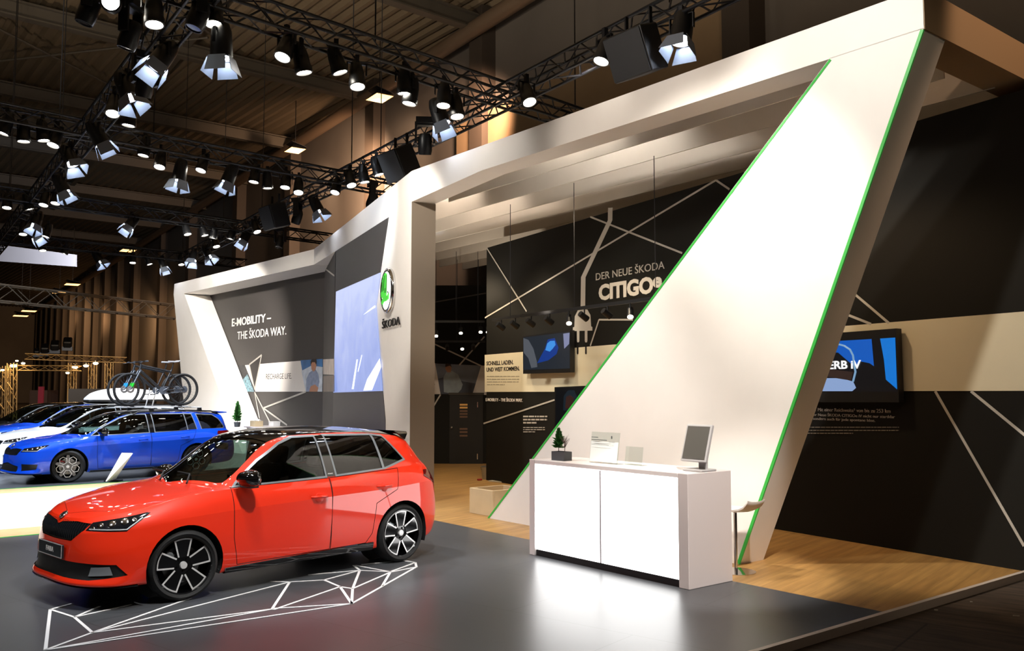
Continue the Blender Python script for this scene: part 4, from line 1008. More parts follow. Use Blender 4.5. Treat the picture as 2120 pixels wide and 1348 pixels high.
HATCH = dict(own=True, wb=2.47, xf=.835, xr=.695, hw=.866, zs=1.0, wheel=.31, rim=.25, rims='hatch', steer=-.14, bright=True, roof_mat=m_gloss_black,
 zc=[(-.745,.735),(-.6,.80),(-.3,.875),(0,.93),(.22,.972),(.3,1.02),(.55,1.20),(.82,1.375),(.95,1.42),(1.25,1.452),(1.7,1.462),(2.1,1.45),(2.5,1.415),(2.72,1.385),(2.82,1.30),(2.95,1.12),(3.07,.99)],
 shift=[(-.745,0),(-.3,-.03),(.1,-.10),(.42,-.20),(.8,-.17),(1.1,-.12),(1.6,0),(2.5,.02),(2.8,.05),(3.07,0)],
 zr=[(-.745,.7),(.2,.75),(.42,.6),(.55,.6),(.8,.74),(1.1,.85),(1.23,.88),(1.7,.88),(2.3,.87),(2.8,.8),(3.07,.6)],
 yr=[(-.745,.78),(.1,.80),(.42,.86),(.8,.82),(1.1,.775),(1.7,.745),(2.4,.74),(2.75,.76),(3.07,.85)],
 windscreen=[(.20,0),(.40,.60),(.44,.645),(.965,.545),(.80,0)], roof=[(.80,0),(.965,.545),(2.66,.53),(2.735,0)], rear_window=[(2.75,0),(2.72,.50),(2.93,.56),(3.035,0)],
 side_windows=[('front_window', [(.52,.962),(1.50,.987),(1.475,1.375),(1.22,1.372),(1.05,1.315),(.80,1.17)]), ('rear_side_window', [(1.64,.992),(2.235,1.022),(2.21,1.365),(1.61,1.378)]), ('quarter_window', [(2.265,1.027),(2.56,1.10),(2.37,1.345),(2.24,1.362)])],
 b_pillar=[(1.52,.975),(1.62,.978),(1.59,1.392),(1.495,1.392)],
 fascia=[('grille', [[(0,.555),(.33,.56),(.47,.655),(.51,.712),(.14,.728),(.06,.70),(0,.695)]], 'arc', None), ('headlight', [[(.49,.655),(.88,.655),(1.03,.795),(.99,.80),(.52,.722)]], 'arc', None),
  ('intake', [[(0,.262),(.62,.258),(.94,.292),(.84,.385),(.55,.392),(0,.392)]], 'arc', None), ('fog_light', [[(.60,.29),(.82,.30),(.79,.37),(.62,.362)]], 'arc', None),
  ('tail_light', [[(.45,.82),(.78,.80),(1.02,.90),(.98,.965),(.45,.965)]], 'rear', None), ('splitter', [[(0,.17),(1.02,.17),(1.02,.205),(0,.205)]], 'arc', None), ('sill', [[(.38,.17),(2.08,.17),(2.08,.262),(.38,.232)]], 'side', 1)],
 doors=[('front_door', [[(.46,.945),(.455,.50),(.50,.248),(1.53,.258),(1.545,.60),(1.535,.965)]]), ('rear_door', [[(1.542,.258),(1.98,.262),(2.06,.36),(2.10,.62),(2.12,.992),(1.545,.966)], [(2.095,.66),(2.38,.79),(2.44,1.008),(2.095,.99)]])],
 bonnet=[(-.70,0),(-.55,.48),(-.40,.60),(.10,.68),(.36,.66),(.17,0)], handles=[(1.385,.795),(2.2,.84)],
 lamp_bits=[(.62,.70,.028),(.72,.715,.034),(.82,.735,.034),(.56,.675,.02),(.90,.745,.022)], lamp_strips=[(.53,.668,.88,.672),(.88,.672,.97,.76)],
 grille_span=lambda a: ((.69 if a < .05 else .72 - .02*max(0, a-.14)), (.57 if a < .33 else .57+(a-.33)*.62)))
HATCH['fascia'][3] = ('fog_light', HATCH['fascia'][3][1], 'arc', None)
def refrm(cfg):  # the fog lamps sit inside the black intake
    return cfg
ESTATE = dict(HATCH); ESTATE.update(wb=2.68, xf=.90, xr=1.10, hw=.907, wheel=.325, rim=.245, rims='hex', steer=-.30, bright=True,
 zc=[(-.803,.735),(-.6,.815),(-.3,.885),(0,.93),(.12,.96),(.22,.995),(.55,1.175),(.97,1.38),(1.22,1.435),(1.7,1.465),(2.3,1.468),(2.9,1.455),(3.25,1.425),(3.42,1.40),(3.49,1.32),(3.56,1.15),(3.63,.99)],
 shift=[(-.803,0),(-.3,-.03),(.0,-.10),(.35,-.20),(.78,-.17),(1.18,-.12),(1.8,0),(3.0,.02),(3.4,.04),(3.63,0)],
 zr=[(-.803,.7),(.15,.75),(.35,.6),(.48,.6),(.78,.74),(1.18,.86),(1.4,.885),(2.0,.885),(3.0,.88),(3.4,.82),(3.63,.6)],
 yr=[(-.803,.78),(.1,.80),(.35,.86),(.78,.82),(1.18,.775),(1.9,.75),(2.9,.75),(3.3,.77),(3.63,.85)],
 windscreen=[(.11,0),(.32,.64),(.37,.68),(1.13,.57),(.96,0)], roof=[(.96,0),(1.13,.57),(3.36,.55),(3.43,0)], rear_window=[(3.44,0),(3.42,.52),(3.52,.60),(3.60,0)],
 side_windows=[('front_window', [(.46,.955),(1.62,.985),(1.60,1.375),(1.30,1.372),(1.06,1.30),(.74,1.135)]), ('rear_side_window', [(1.76,.99),(2.48,1.005),(2.45,1.37),(1.74,1.378)]), ('corner_window', [(2.50,1.006),(2.70,1.012),(2.63,1.362),(2.47,1.37)]), ('cargo_window', [(2.83,1.018),(3.36,1.035),(3.40,1.06),(3.28,1.24),(3.14,1.335),(2.76,1.357)])],
 b_pillar=[(1.64,.978),(1.74,.98),(1.72,1.392),(1.62,1.392)],
 fascia=[('grille', [[(0,.575),(.40,.58),(.47,.655),(.48,.705),(.14,.725),(.06,.70),(0,.695)]], 'arc', None), ('headlight', [[(.50,.645),(.86,.655),(1.05,.785),(1.0,.79),(.53,.72)]], 'arc', None),
  ('intake', [[(0,.255),(.50,.25),(.50,.36),(0,.42)]], 'arc', None), ('fog_light', [[(.62,.27),(.92,.30),(.94,.40),(.60,.41)]], 'arc', None),
  ('tail_light', [[(.45,.80),(.85,.80),(1.25,.90),(1.2,.965),(.45,.965)]], 'rear', None), ('splitter', [[(0,.17),(1.02,.17),(1.02,.205),(0,.205)]], 'arc', None), ('sill', [[(.40,.17),(2.27,.17),(2.27,.225),(.40,.225)]], 'side', 1)],
 doors=[('front_door', [[(.54,.945),(.53,.50),(.56,.248),(1.65,.250),(1.665,.60),(1.655,.97)]]), ('rear_door', [[(1.66,.250),(2.18,.252),(2.26,.36),(2.30,.62),(2.32,.995),(1.665,.972)], [(2.295,.66),(2.58,.79),(2.68,1.0),(2.295,.99)]])],
 bonnet=[(-.75,0),(-.60,.50),(-.44,.63),(.05,.72),(.27,.70),(.09,0)], handles=[(1.48,.835),(2.40,.86)])
def taller(c, k):
    d = dict(c); f = lambda z: .2+(z-.2)*k; d['zs'] = k; d['zc'] = [(x, f(z)) for x, z in c['zc']]
    d['side_windows'] = [(n, [(x, f(z)) for x, z in p]) for n, p in c['side_windows']]; d['b_pillar'] = [(x, f(z)) for x, z in c['b_pillar']]
    d['fascia'] = [(n, [[(x, f(z)) for x, z in p] for p in ps], a, b) for n, ps, a, b in c['fascia']]; d['doors'] = [(n, [[(x, f(z)) for x, z in p] for p in ps]) for n, ps in c['doors']]
    d['handles'] = [(x, f(z)) for x, z in c['handles']]; d['lamp_bits'] = [(a, f(z), r) for a, z, r in c['lamp_bits']]; d['lamp_strips'] = [(a, f(b), e, f(g)) for a, b, e, g in c['lamp_strips']]
    gs = c['grille_span']; d['grille_span'] = lambda a: tuple(f(z) for z in gs(a)); d['wheel'] = c['wheel']*(1.06 if k > 1 else 1); return d
def paintmat(name, col, **k): return mat(name, col, .45, k.get('metal', 0), .25, coat=1.0)
m_red = paintmat('red_car_paint', '#d82806'); m_blue = paintmat('bright_blue_car_paint', '#0048d6', metal=.2); m_wcar = paintmat('white_car_paint', '#e9ebee'); m_blue2 = paintmat('deep_blue_car_paint', '#0044c8', metal=.2); m_bcar = paintmat('black_car_paint', '#08090b')
def axle_origin(px, py, heading, y): p = onz(px, py); return p - Vector((math.cos(heading), -math.sin(heading), 0))*y
HR = math.radians(43.2)
red, rsh, rmx, rmz = car('red_hatchback', 'red five-door hatchback with a black roof and two-tone wheels in the foreground', axle_origin(372, 1241, HR, .741), HR, HATCH, m_red)
def add(parent, mb, name, m, sm=None): return mb.build(name, m, parent, sm)
# plate, badge, spoiler, wipers on the red car
p, n = rsh.surf(.0001, .47)
pb = bevel(MB().box((p.x-.015, 0, .465), (.02, .53, .115)).build('number_plate', mat('plate_dark', '#1a2023', .3), red), .004, 1)
fr = MB(); x_ = p.x-.0265
for c, d in (((x_, 0, .465+.055), (.003, .53, .006)), ((x_, 0, .465-.055), (.003, .53, .006)), ((x_, .262, .465), (.003, .006, .115)), ((x_, -.262, .465), (.003, .006, .115))): fr.box(c, d)
fr.build('plate_border', m_silver, pb)
text_obj('plate_lettering', 'FABIA', m_letter, (x_, .085, .445), (0, -1, 0), .17, .042, pb, .03, .002)
def badge(parent, px_, z, r, nrm):
    nrm = Vector(nrm).normalized(); o = MB().lathe([(0, .006), (r*.8, .006), (r*.85, .012), (r, .008), (r, 0)], 24, (px_, 0, z), nrm).build('badge', m_chrome, parent, 40)
    a = Vector((0, -1, 0)); u_ = nrm.cross(a)*-1
    if u_.z < 0: u_ = -u_
    b = MB(); c = Vector((px_, 0, z))+nrm*.008
    for i in range(3): b.prism([c+a*(r*(-.5+.22*i))+u_*(-.3*r), c+a*(r*(-.4+.22*i))+u_*(.45*r), c+a*(r*(-.25+.22*i))+u_*(.35*r), c+a*(r*(-.3+.22*i))+u_*(-.3*r)], nrm*.003)
    b.prism([c+a*(-.5*r)+u_*(-.4*r), c+a*(.5*r)+u_*(-.3*r), c+a*(.2*r)+u_*(-.1*r), c+a*(-.5*r)+u_*(-.2*r)], nrm*.003); b.build('winged_arrow', m_black, o)
badge(red, -.735, .748, .042, (-.62, 0, .78))
sp = MB(); prof = [(2.62, 1.402), (2.80, 1.385), (2.815, 1.365), (2.70, 1.36)]
sp.prism([(x, .50, z) for x, z in prof], (0, -1.0, 0))
for sd in (-1, 1): sp.prism([(2.60, sd*.50, 1.398), (2.79, sd*.50, 1.383), (2.80, sd*.50, 1.362), (2.70, sd*.58, 1.30), (2.60, sd*.585, 1.37)], (0, sd*.02, 0))
bevel(sp.build('roof_spoiler', m_gloss_black, red), .006, 2)
for y0 in (-.42, .12):
    MB().tube([(.20, y0, .985), (.34, y0+.22, 1.045), (.36, y0+.50, 1.05)], .009, 6).build('wiper', m_black, red)
text_obj('pillar_badge', 'MONTE', m_letter, (1.53, -.7835, 1.0), (1, 0, 0), .06, .012, red, 0, .002)
# cars across the white walkway
HB = math.radians(45)
est, esh, emx, emz = car('blue_estate', 'bright blue estate car with two bicycles on its roof, behind the red car', axle_origin(139, 999, HB, .782), HB, taller(ESTATE, .965), m_blue)
badge(est, -.79, .745, .045, (-.62, 0, .78))
sp = MB(); sp.prism([(3.30, .52, 1.38), (3.56, .52, 1.36), (3.57, .52, 1.34), (3.40, .52, 1.33)], (0, -1.04, 0)); bevel(sp.build('roof_spoiler', m_blue, est), .006, 2)
def rails(par, x0, x1, y, z):
    for sd in (-1, 1): MB().tube([(x0, sd*y, z-.05), (x0+.12, sd*y, z+.01), ((x0+x1)/2, sd*y, z+.035), (x1-.12, sd*y, z+.0), (x1, sd*y, z-.06)], .016, 8).build('roof_rail', m_black, par, 60)
rails(est, 1.35, 3.25, .60, 1.385)
ESUV = taller(ESTATE, 1.13)
def spot_behind_(o, dx, dy, rz):  # offset in the first estate's own axes
    return o.matrix_basis @ Vector((dx, dy, 0))
bpy.context.view_layer.update()
suv, ssh, _, _ = car('white_suv', 'white estate car standing between the two blue cars', est.location + Matrix.Rotation(math.radians(90)-HB, 3, 'Z') @ Vector((.45, 2.83, 0)), HB, taller(ESTATE, 1.04), m_wcar, full=True)
rails(suv, 1.35, 3.25, .60, 1.48)
bl2, _, _, _ = car('blue_suv', 'blue car with a white roof box, behind the white car', est.location + Matrix.Rotation(math.radians(90)-HB, 3, 'Z') @ Vector((.8, 5.6, 0)), HB, taller(ESTATE, 1.06), m_blue2, full=False)
blk, _, _, _ = car('black_car', 'black car farthest left in the row of display cars', est.location + Matrix.Rotation(math.radians(90)-HB, 3, 'Z') @ Vector((1.0, 8.4, 0)), HB, taller(ESTATE, 1.03), m_bcar, full=False)
# roof bars, bicycles and the roof box
RM = Matrix.Rotation(math.radians(90)-HB, 3, 'Z')
for x, w in ((1.75, 'front'), (2.85, 'rear')):
    rb = thing('roof_bar', est.location + RM @ Vector((x, 0, 1.42)), 'silver crossbar over the %s of the blue estate roof, carrying the bicycles' % w, 'roof bar', math.radians(90)-HB)
    bevel(MB().box((0, 0, .055), (.07, 1.32, .025)).build('bar', m_silver, rb), .008, 2)
    for sd in (-1, 1): MB().prism([(-.05, sd*.60-.03, -.02), (.05, sd*.60-.03, -.02), (.035, sd*.60-.03, .045), (-.035, sd*.60-.03, .045)], (0, .06, 0)).build('foot', m_black, rb)
m_bike = mat('bicycle_black_frame', '#16191d', .35); m_bike2 = mat('bicycle_grey_fork', '#5a6068', .35, metal=.5)
def bicycle(loc_, rz, label, accent):
    t = thing('bicycle', loc_, label, 'bicycle', rz, 'bicycles on the estate car roof'); R = .365; WBk = 1.21
    for x in (0, WBk):
        w = bpy.data.objects.new('wheel', None); COL.objects.link(w); w.parent = t; w.location = (x, 0, R); w.empty_display_size = .05
        MB().lathe([(R-.028+.028*math.cos(k*math.pi/4), .028*math.sin(k*math.pi/4)) for k in range(8)], 40, (0,0,0), (0,1,0), closed=True).build('tyre', m_rubber, w, 60)
        MB().lathe([(R-.058, -.012), (R-.045, -.014), (R-.045, .014), (R-.058, .012)], 40, (0,0,0), (0,1,0), closed=True).build('rim', m_black, w, 40)
        b = MB()
        for k in range(24):
            a = k*math.pi/12; b.tube([(math.cos(a+.5)*.02, (-1)**k*.025, math.sin(a+.5)*.02), (math.cos(a)*(R-.055), 0, math.sin(a)*(R-.055))], .0016, 3)
        b.build('spokes', m_bike2, w)
        b = MB(); b.lathe([(0, -.04), (.02, -.04), (.02, .04), (0, .04)], 14, (0,0,0), (0,1,0)); b.build('hub', m_silver, w)
        MB().lathe([(.04, -.046), (.085, -.046), (.085, -.043), (.04, -.043)], 24, (0,0,0), (0,1,0), closed=True).build('brake_disc', mat('bike_disc_steel', '#8f8b86', .4, metal=.6), w)
    hub0, hub1 = Vector((0, 0, R)), Vector((WBk, 0, R)); bb = Vector((.72, 0, .34)); st_ = Vector((.91, 0, .76)); ht, hb_ = Vector((.24, 0, .91)), Vector((.205, 0, .79))
    b = MB(); b.tube([ht, hb_], .03, 8); b.tube([hb_, bb], .032, 8); b.tube([ht+Vector((.01, 0, -.02)), st_], .024, 8); b.tube([bb, st_+Vector((.02, 0, .05))], .019, 8)
    for sd in (-1, 1): b.tube([bb+Vector((0, sd*.02, 0)), hub1+Vector((0, sd*.06, 0))], .011, 6); b.tube([st_+Vector((0, sd*.015, -.03)), hub1+Vector((0, sd*.06, 0))], .010, 6)
    b.build('frame', m_bike, t, 60)
    b = MB()
    for sd in (-1, 1): b.tube([hb_+Vector((-.005, sd*.055, -.02)), hub0+Vector((0, sd*.055, 0))], [.022, .016], 8)
    b.tube([hb_+Vector((0, -.06, -.01)), hb_+Vector((0, .06, -.01))], .02, 8); fk = b.build('fork', m_bike2, t, 60)
    b = MB()
    for sd in (-1, 1): b.tube([Vector((.06, sd*.056, .50)), Vector((.03, sd*.056, .42))], .026, 8)
    b.build('fork_accent', mat(accent[0], accent[1], .4), fk)
    b = MB(); b.tube([ht, ht+Vector((-.06, 0, .06))], .018, 8); q = ht+Vector((-.06, 0, .06)); b.tube([q+Vector((.05, -.36, .01)), q+Vector((0, -.12, 0)), q, q+Vector((0, .12, 0)), q+Vector((.05, .36, .01))], .013, 8); hbar = b.build('handlebar', m_black, t, 60)
    b = MB()
    for sd in (-1, 1): b.tube([q+Vector((0, sd*.22, 0)), q+Vector((-.07, sd*.26, -.02)), q+Vector((-.07, sd*.34, -.02))], .006, 5); b.tube([q+Vector((.035, sd*.26, .005)), q+Vector((.05, sd*.37, .01))], .017, 8)
    b.build('brake_levers', m_bike2, hbar)
    MB().tube([st_+Vector((.02, 0, .05)), st_+Vector((.06, 0, .20))], .014, 8).build('seat_post', m_bike, t)
    b = MB(); c = st_+Vector((.06, 0, .215)); b.add([c+Vector(v) for v in [(-.13,-.02,0),(-.13,.02,0),(.02,.04,0),(.10,.07,.01),(.13,.06,.015),(.13,-.06,.015),(.10,-.07,.01),(.02,-.04,0)]], [tuple(range(8))])
    s0 = MB().prism([c+Vector(v) for v in [(-.13,-.02,0),(-.13,.02,0),(.02,.045,0),(.09,.075,.01),(.13,.06,.015),(.13,-.06,.015),(.09,-.075,.01),(.02,-.045,0)]], (0, 0, .035)).build('saddle', mat('saddle_grey', '#8b8e94', .5), t); bevel(s0, .012, 2)
    b = MB(); b.lathe([(0, -.055), (.085, -.055), (.085, -.048), (0, -.048)], 24, bb, (0,1,0)); b.tube([bb+Vector((0, -.07, 0)), bb+Vector((.15, -.08, .09))], .010, 6); b.tube([bb+Vector((0, .07, 0)), bb+Vector((-.15, .08, -.09))], .010, 6); ck = b.build('crank', m_bike2, t)
    for s_, sg in ((Vector((.15, -.12, .09)), -1), (Vector((-.15, .12, -.09)), 1)): MB().box(bb+s_, (.09, .09, .022)).build('pedal', m_black, ck)
    b = MB(); b.tube([bb+Vector((0, -.05, .083)), hub1+Vector((0, -.05, .05))], .006, 4); b.tube([bb+Vector((0, -.05, -.083)), hub1+Vector((0, -.05, -.05))], .006, 4); b.lathe([(0, -.06), (.065, -.056), (.05, -.04), (0, -.035)], 18, hub1, (0,1,0)); b.build('chain_drive', m_bike2, t)
    return t
for k, (x, y, lab, acc) in enumerate([(1.40, -.27, 'black mountain bike with a green fork accent, nearer one on the blue estate roof', ('green_accent', '#1fae2b')), (1.46, .22, 'black mountain bike with a blue fork accent, farther one on the blue estate roof', ('cyan_accent', '#1790d6'))]):
    bicycle(est.location + RM @ Vector((x, y, 1.515)), math.radians(90)-HB, lab, acc)
    ch = thing('bike_carrier', est.location + RM @ Vector((x, y, 1.487)), 'silver wheel tray under the %s bicycle on the blue estate' % ('nearer', 'farther')[k], 'bike carrier', math.radians(90)-HB)
    MB().box((.58, 0, .012), (1.5, .07, .02)).build('tray', m_silver, ch)
    MB().tube([(.55, .10, .02), (.62, .08, .35), (.60, .05, .42)], .014, 8).build('holding_arm', m_silver, ch)
    for xx in (.05, 1.13): MB().box((xx, 0, .04), (.09, .08, .05)).build('wheel_strap', m_black, ch)
bxl = bl2.matrix_basis.copy(); rbx = thing('roof_box', bl2.location + RM @ Vector((1.75, -.1, 1.55)), 'glossy white roof box on the blue car behind the white one', 'roof box', math.radians(90)-HB)
b = MB(); prof = []
L0 = 2.25; nn_ = 22; rings = []
for i in range(nn_+1):
    u_ = i/nn_; w = .42*min(1, (math.sin(math.pi*min(1, max(0, .06+u_*.9))))**.45); h = .33*(math.sin(math.pi*(.03+.87*u_**.75)))**.6
    rings.append([(L0*u_, w*math.cos(a), .05+h*math.sin(a)) for a in [math.pi*k/12 for k in range(13)]])
vs = [v for r_ in rings for v in r_]; fs = [(i*13+k, i*13+k+1, (i+1)*13+k+1, (i+1)*13+k) for i in range(nn_) for k in range(12)] + [tuple(range(13)), tuple(nn_*13+k for k in range(13))]
b.add(vs, fs).build('lid', m_wcar, rbx, 50)
MB().prism([(L0*i/nn_, -max(abs(v[1]) for v in rings[i])*1.01, .0) for i in range(nn_+1)] + [(L0*i/nn_, max(abs(v[1]) for v in rings[i])*1.01, .0) for i in range(nn_, -1, -1)], (0, 0, .055)).build('base', m_black, rbx)
for x in (.5, 1.6): MB().box((x, 0, -.02), (.06, 1.2, .04)).build('crossbar', m_black, rbx)
# ------------------------------------------------------------------ the hall around the stand
CEIL = 15.0
h0, h1 = onz(990, 40, CEIL), onz(640, 270, CEIL); HW = Plane(h0, h0-h1)
m_hallwall = mat('hall_wall_panels', '#5d5751', .8, noise=(.35, .12)); m_col = mat('hall_column_brown', '#3a3129', .7, noise=(.6, .1))
hd = (h1-h0); hd.z = 0; hd.normalize()
def hw(t, z, off=0): p = h0 + hd*t + HW.n*off; return Vector((p.x, p.y, z))
struct(MB().prism([hw(-30, -.06), hw(185, -.06), hw(185, CEIL+1), hw(-30, CEIL+1)], -HW.n*.3).build('wall_hall', m_hallwall))
b = MB(); prof = []; x = -46.0
while x < 40: prof += [(x, CEIL), (x+.16, CEIL), (x+.24, CEIL+.16), (x+.40, CEIL+.16)]; x += .5
vs = [S(a, bb, z) for a in (-12, 160) for bb, z in prof]; n = len(prof)
b.add(vs, [(i, i+1, n+i+1, n+i) for i in range(n-1)])
struct(b.build('ceiling', mat('ceiling_deck_brown', '#6a5c48', .7, noise=(.3, .1))))
def ibeam(a, b, w, h, name, m):
    """I-section from a to b"""
    d = (b-a).normalized(); s_ = d.cross(UP).normalized(); up = s_.cross(d); mb = MB()
    for sx, sz, cz in ((w, h*.12, h/2), (w, h*.12, -h/2), (w*.2, h, 0)): mb.obox(a - s_*sx/2 + up*(cz-sz/2), b-a, s_*sx, up*sz)
    return struct(mb.build(name, m))
m_beam = mat('roof_steel_brown', '#4c463d', .6, noise=(.5, .08))
def towall(p, q): d = q-p; return p + d*((h0-p).dot(HW.n)/d.dot(HW.n))
k = 0
for a in (13.5, 22.5, 31.5, 40.5, 49.5, 58.5, 67.5, 76.5):
    k += 1; ibeam(S(a, -34, CEIL-.55), towall(S(a, -34, CEIL-.55), S(a+1.6, 15.8, CEIL-.55)), .36, .5, 'trim_%d' % (10+k), m_beam)
for bb in (-16, -7, 2, 8.5):
    k += 1; ibeam(S(4, bb, CEIL-.25), S(90, bb+6.5, CEIL-.25), .25, .3, 'trim_%d' % (10+k), m_beam)
b = MB()
for a in (13.5, 22.5, 31.5, 40.5):
    for bb in (-16, -7, 2):
        b.tube([S(a, bb, CEIL-1.0), S(a+9, bb+9.4, CEIL-.4)], .05, 6); b.tube([S(a, bb+9, CEIL-.4), S(a+9, bb+.6, CEIL-1.0)], .045, 6)
struct(b.build('trim_30', m_beam))
for i, px in enumerate((1560, 1012, 788, 618, 508, 410, 352, 296, 262, 236, 214, 196, 180, 165, 151, 138, 126, 115, 105, 96)):
    p = HW.at(px, 300); p.z = -.06; w = .42 if px > 340 else .7
    struct(MB().prism([p-HW.x*w, p+HW.x*w, p+HW.x*w+UP*(CEIL+.06), p-HW.x*w+UP*(CEIL+.06)], HW.n*.55).build('trim_%d' % (40+i), m_col))
g = HW.at(1200, 0, .7); b = MB(); b.tube([hw(-12, CEIL-.9, .8), hw(150, CEIL-.9, .8)], .28, 10)
tag(b.build('ventilation_duct', mat('duct_brown', '#6a5847', .5, metal=.2), None, 60), 'long round brown duct along the top of the hall wall', 'duct')
# low wall pipes and boxed ledge panels on the hall wall (concrete blocks)
struct(MB().prism([HW.at(1560, 130, .30), HW.at(945, 330, .30), HW.at(945, 260, .30), HW.at(1560, -60, .30)], -HW.n*.30).build('wall_hall_panel', mat('hall_block_panel', '#7b664c', .8, noise=(.5, .1))))

struct(MB().prism([S(158, -45, -.06), S(158, 60, -.06), S(158, 60, CEIL+1), S(158, -45, CEIL+1)], U*.3).build('wall_end', m_hallwall))
# lattice trusses of the lighting rig
RIGZ = 6.5
def truss(name, label, p, q, size, m, step=None, group='black trusses of the lighting rig', cat='truss', r=.025):
    t = thing(name, (p+q)/2, label, cat, 0, group); o = t.location; d = (q-p); L = d.length; d.normalize(); s_ = d.cross(UP)
    s_ = (s_ if s_.length > .1 else Vector((1, 0, 0))).normalized(); up = s_.cross(d).normalized(); h = size/2
    cs = [(s_*a*h + up*b*h) for a, b in ((-1, -1), (1, -1), (1, 1), (-1, 1))]
    for c in cs: MB().tube([p+c-o, q+c-o], r, 8).build('chord', m, t, 60)
    n = max(2, int(L/(step or size*1.25))); b = MB()
    for f in range(4):
        c0, c1 = cs[f], cs[(f+1) % 4]
        for i in range(n):
            u0, u1 = p + d*(L*i/n), p + d*(L*(i+1)/n)
            b.tube([u0+(c0 if i % 2 == 0 else c1)-o, u1+(c1 if i % 2 == 0 else c0)-o], r*.5, 4, cap=False)
    b.build('lattice', m, t, 60); return t
TR = {'A': (S(9.85, 0, RIGZ), S(11.3, 12, RIGZ)), 'B': (S(3.0, 7.85, RIGZ), S(31, 10.35, RIGZ)), 'C': (S(7.2, 3.27, RIGZ), S(34, 4.88, RIGZ)),
      'D': (S(16.4, -2.4, RIGZ), S(17.85, 12.4, RIGZ)), 'E': (S(23.1, -3, RIGZ), S(24.8, 12.6, RIGZ)), 'G': (S(30.0, -3, RIGZ), S(31.6, 12.6, RIGZ))}
TL = {'A': 'nearest black cross truss, passing over the front of the stand', 'B': 'black truss running along above the white portal beam', 'C': 'black truss running away down the left, over the cars',
      'D': 'second black cross truss from the front, behind the nearest one', 'E': 'third black cross truss, above the charcoal wall', 'G': 'farthest black cross truss of the rig'}
for k, (p, q) in TR.items():
    truss('lighting_truss', TL[k], p + (UP*.004 if k in 'BC' else UP*0), q, .29, m_truss)
    for t_ in (.15, .5, .85):
        c = p.lerp(q, t_)
        tag(MB().tube([c+UP*.15, Vector((c.x, c.y, CEIL))], .012, 5).build('suspension_cable', m_truss), 'thin black cable holding up the ' + TL[k].replace('black ', ''), 'cable', 'suspension cables of truss ' + {'A': 'nearest', 'B': 'over the portal', 'C': 'over the cars', 'D': 'second', 'E': 'third', 'G': 'farthest'}[k])

# fixtures -------------------------------------------------------------------
def clampyoke(t, w, drop):
    b = MB(); 
    for sd in (-1, 1): b.box((sd*w, 0, drop*.5), (.012, .04, drop))
    b.box((0, 0, drop), (2*w+.012, .04, .012)); b.build('yoke', m_housing, t)
    MB().box((0, 0, drop+.06), (.05, .06, .12)).build('clamp', m_truss, t)
def make_par():
    t = thing('par_spotlight', (0, 0, 0), 'x', 'spotlight'); clampyoke(t, .135, .15)
    h = MB().lathe([(.0, .20), (.06, .19), (.085, .12), (.10, .02), (.105, -.10), (.115, -.12), (.112, -.19), (.095, -.195), (.09, -.15), (0, -.15)], 24, (0,0,0)).build('housing', m_housing, t, 40)
    MB().lathe([(0, -.178), (.05, -.183), (.09, -.172), (.09, -.160), (0, -.160)], 24).build('lens', m_lens, h, 60)
    return t, h
def make_barn():
    t = thing('barn_door_light', (0, 0, 0), 'x', 'spotlight'); clampyoke(t, .16, .18)
    h = MB().lathe([(0, .28), (.09, .27), (.12, .18), (.13, .0), (.135, -.14), (.125, -.15), (.12, -.10), (0, -.10)], 24).build('housing', m_housing, t, 40)
    MB().lathe([(0, -.130), (.08, -.138), (.12, -.125), (.12, -.112), (0, -.112)], 24).build('lens', m_lens_cool, h, 60)
    for k in range(4):
        a = k*math.pi/2; R_ = Matrix.Rotation(a, 3, 'Z'); fl = 1.0 if k % 2 == 0 else .8
        pts = [R_ @ Vector(v) for v in [(-.105, .13, -.145), (.105, .13, -.145), (.16*fl, .185, -.34), (-.16*fl, .185, -.34)]]
        n = (pts[1]-pts[0]).cross(pts[3]-pts[0]).normalized()
        MB().prism(pts, n*.004).build('barn_door', m_flap, h)
    return t, h
PROTO = {'P': make_par(), 'B': make_barn()}
used = set(); rr = random.Random(11)
def fixture(kind, pos, aim, label, group):
    t, h = PROTO[kind]
    if kind in used:
        c = copy_tree(t); h = [o for o in c.children if o.name.startswith('housing')][0]; t = c
    used.add(kind); t.location = pos; t['label'] = label; t['group'] = group
    d = (Vector(aim)-Vector(pos)).normalized(); yaw = math.atan2(d.y, d.x)
    t.rotation_euler = (0, 0, yaw+math.pi/2); loc = Matrix.Rotation(-(yaw+math.pi/2), 3, 'Z') @ d
    h.rotation_euler = (loc.to_track_quat('-Z', 'Y').to_matrix() @ Matrix.Rotation(rr.uniform(-.6, .6), 3, 'Z')).to_euler(); return t
def place(px, py, tr):
    p, q = TR[tr]; d = (q-p).normalized()
    if tr in 'BC': pos = onz(px, py, 6.02)
    else:
        s_ = Vector((d.y, -d.x, 0)); r = ray(px, py); pos = EYEP + r*((p-EYEP).dot(s_)/r.dot(s_))
        if not 5.6 < pos.z < 6.3: pos = onz(px, py, max(5.75, min(6.1, pos.z)))
    return pos
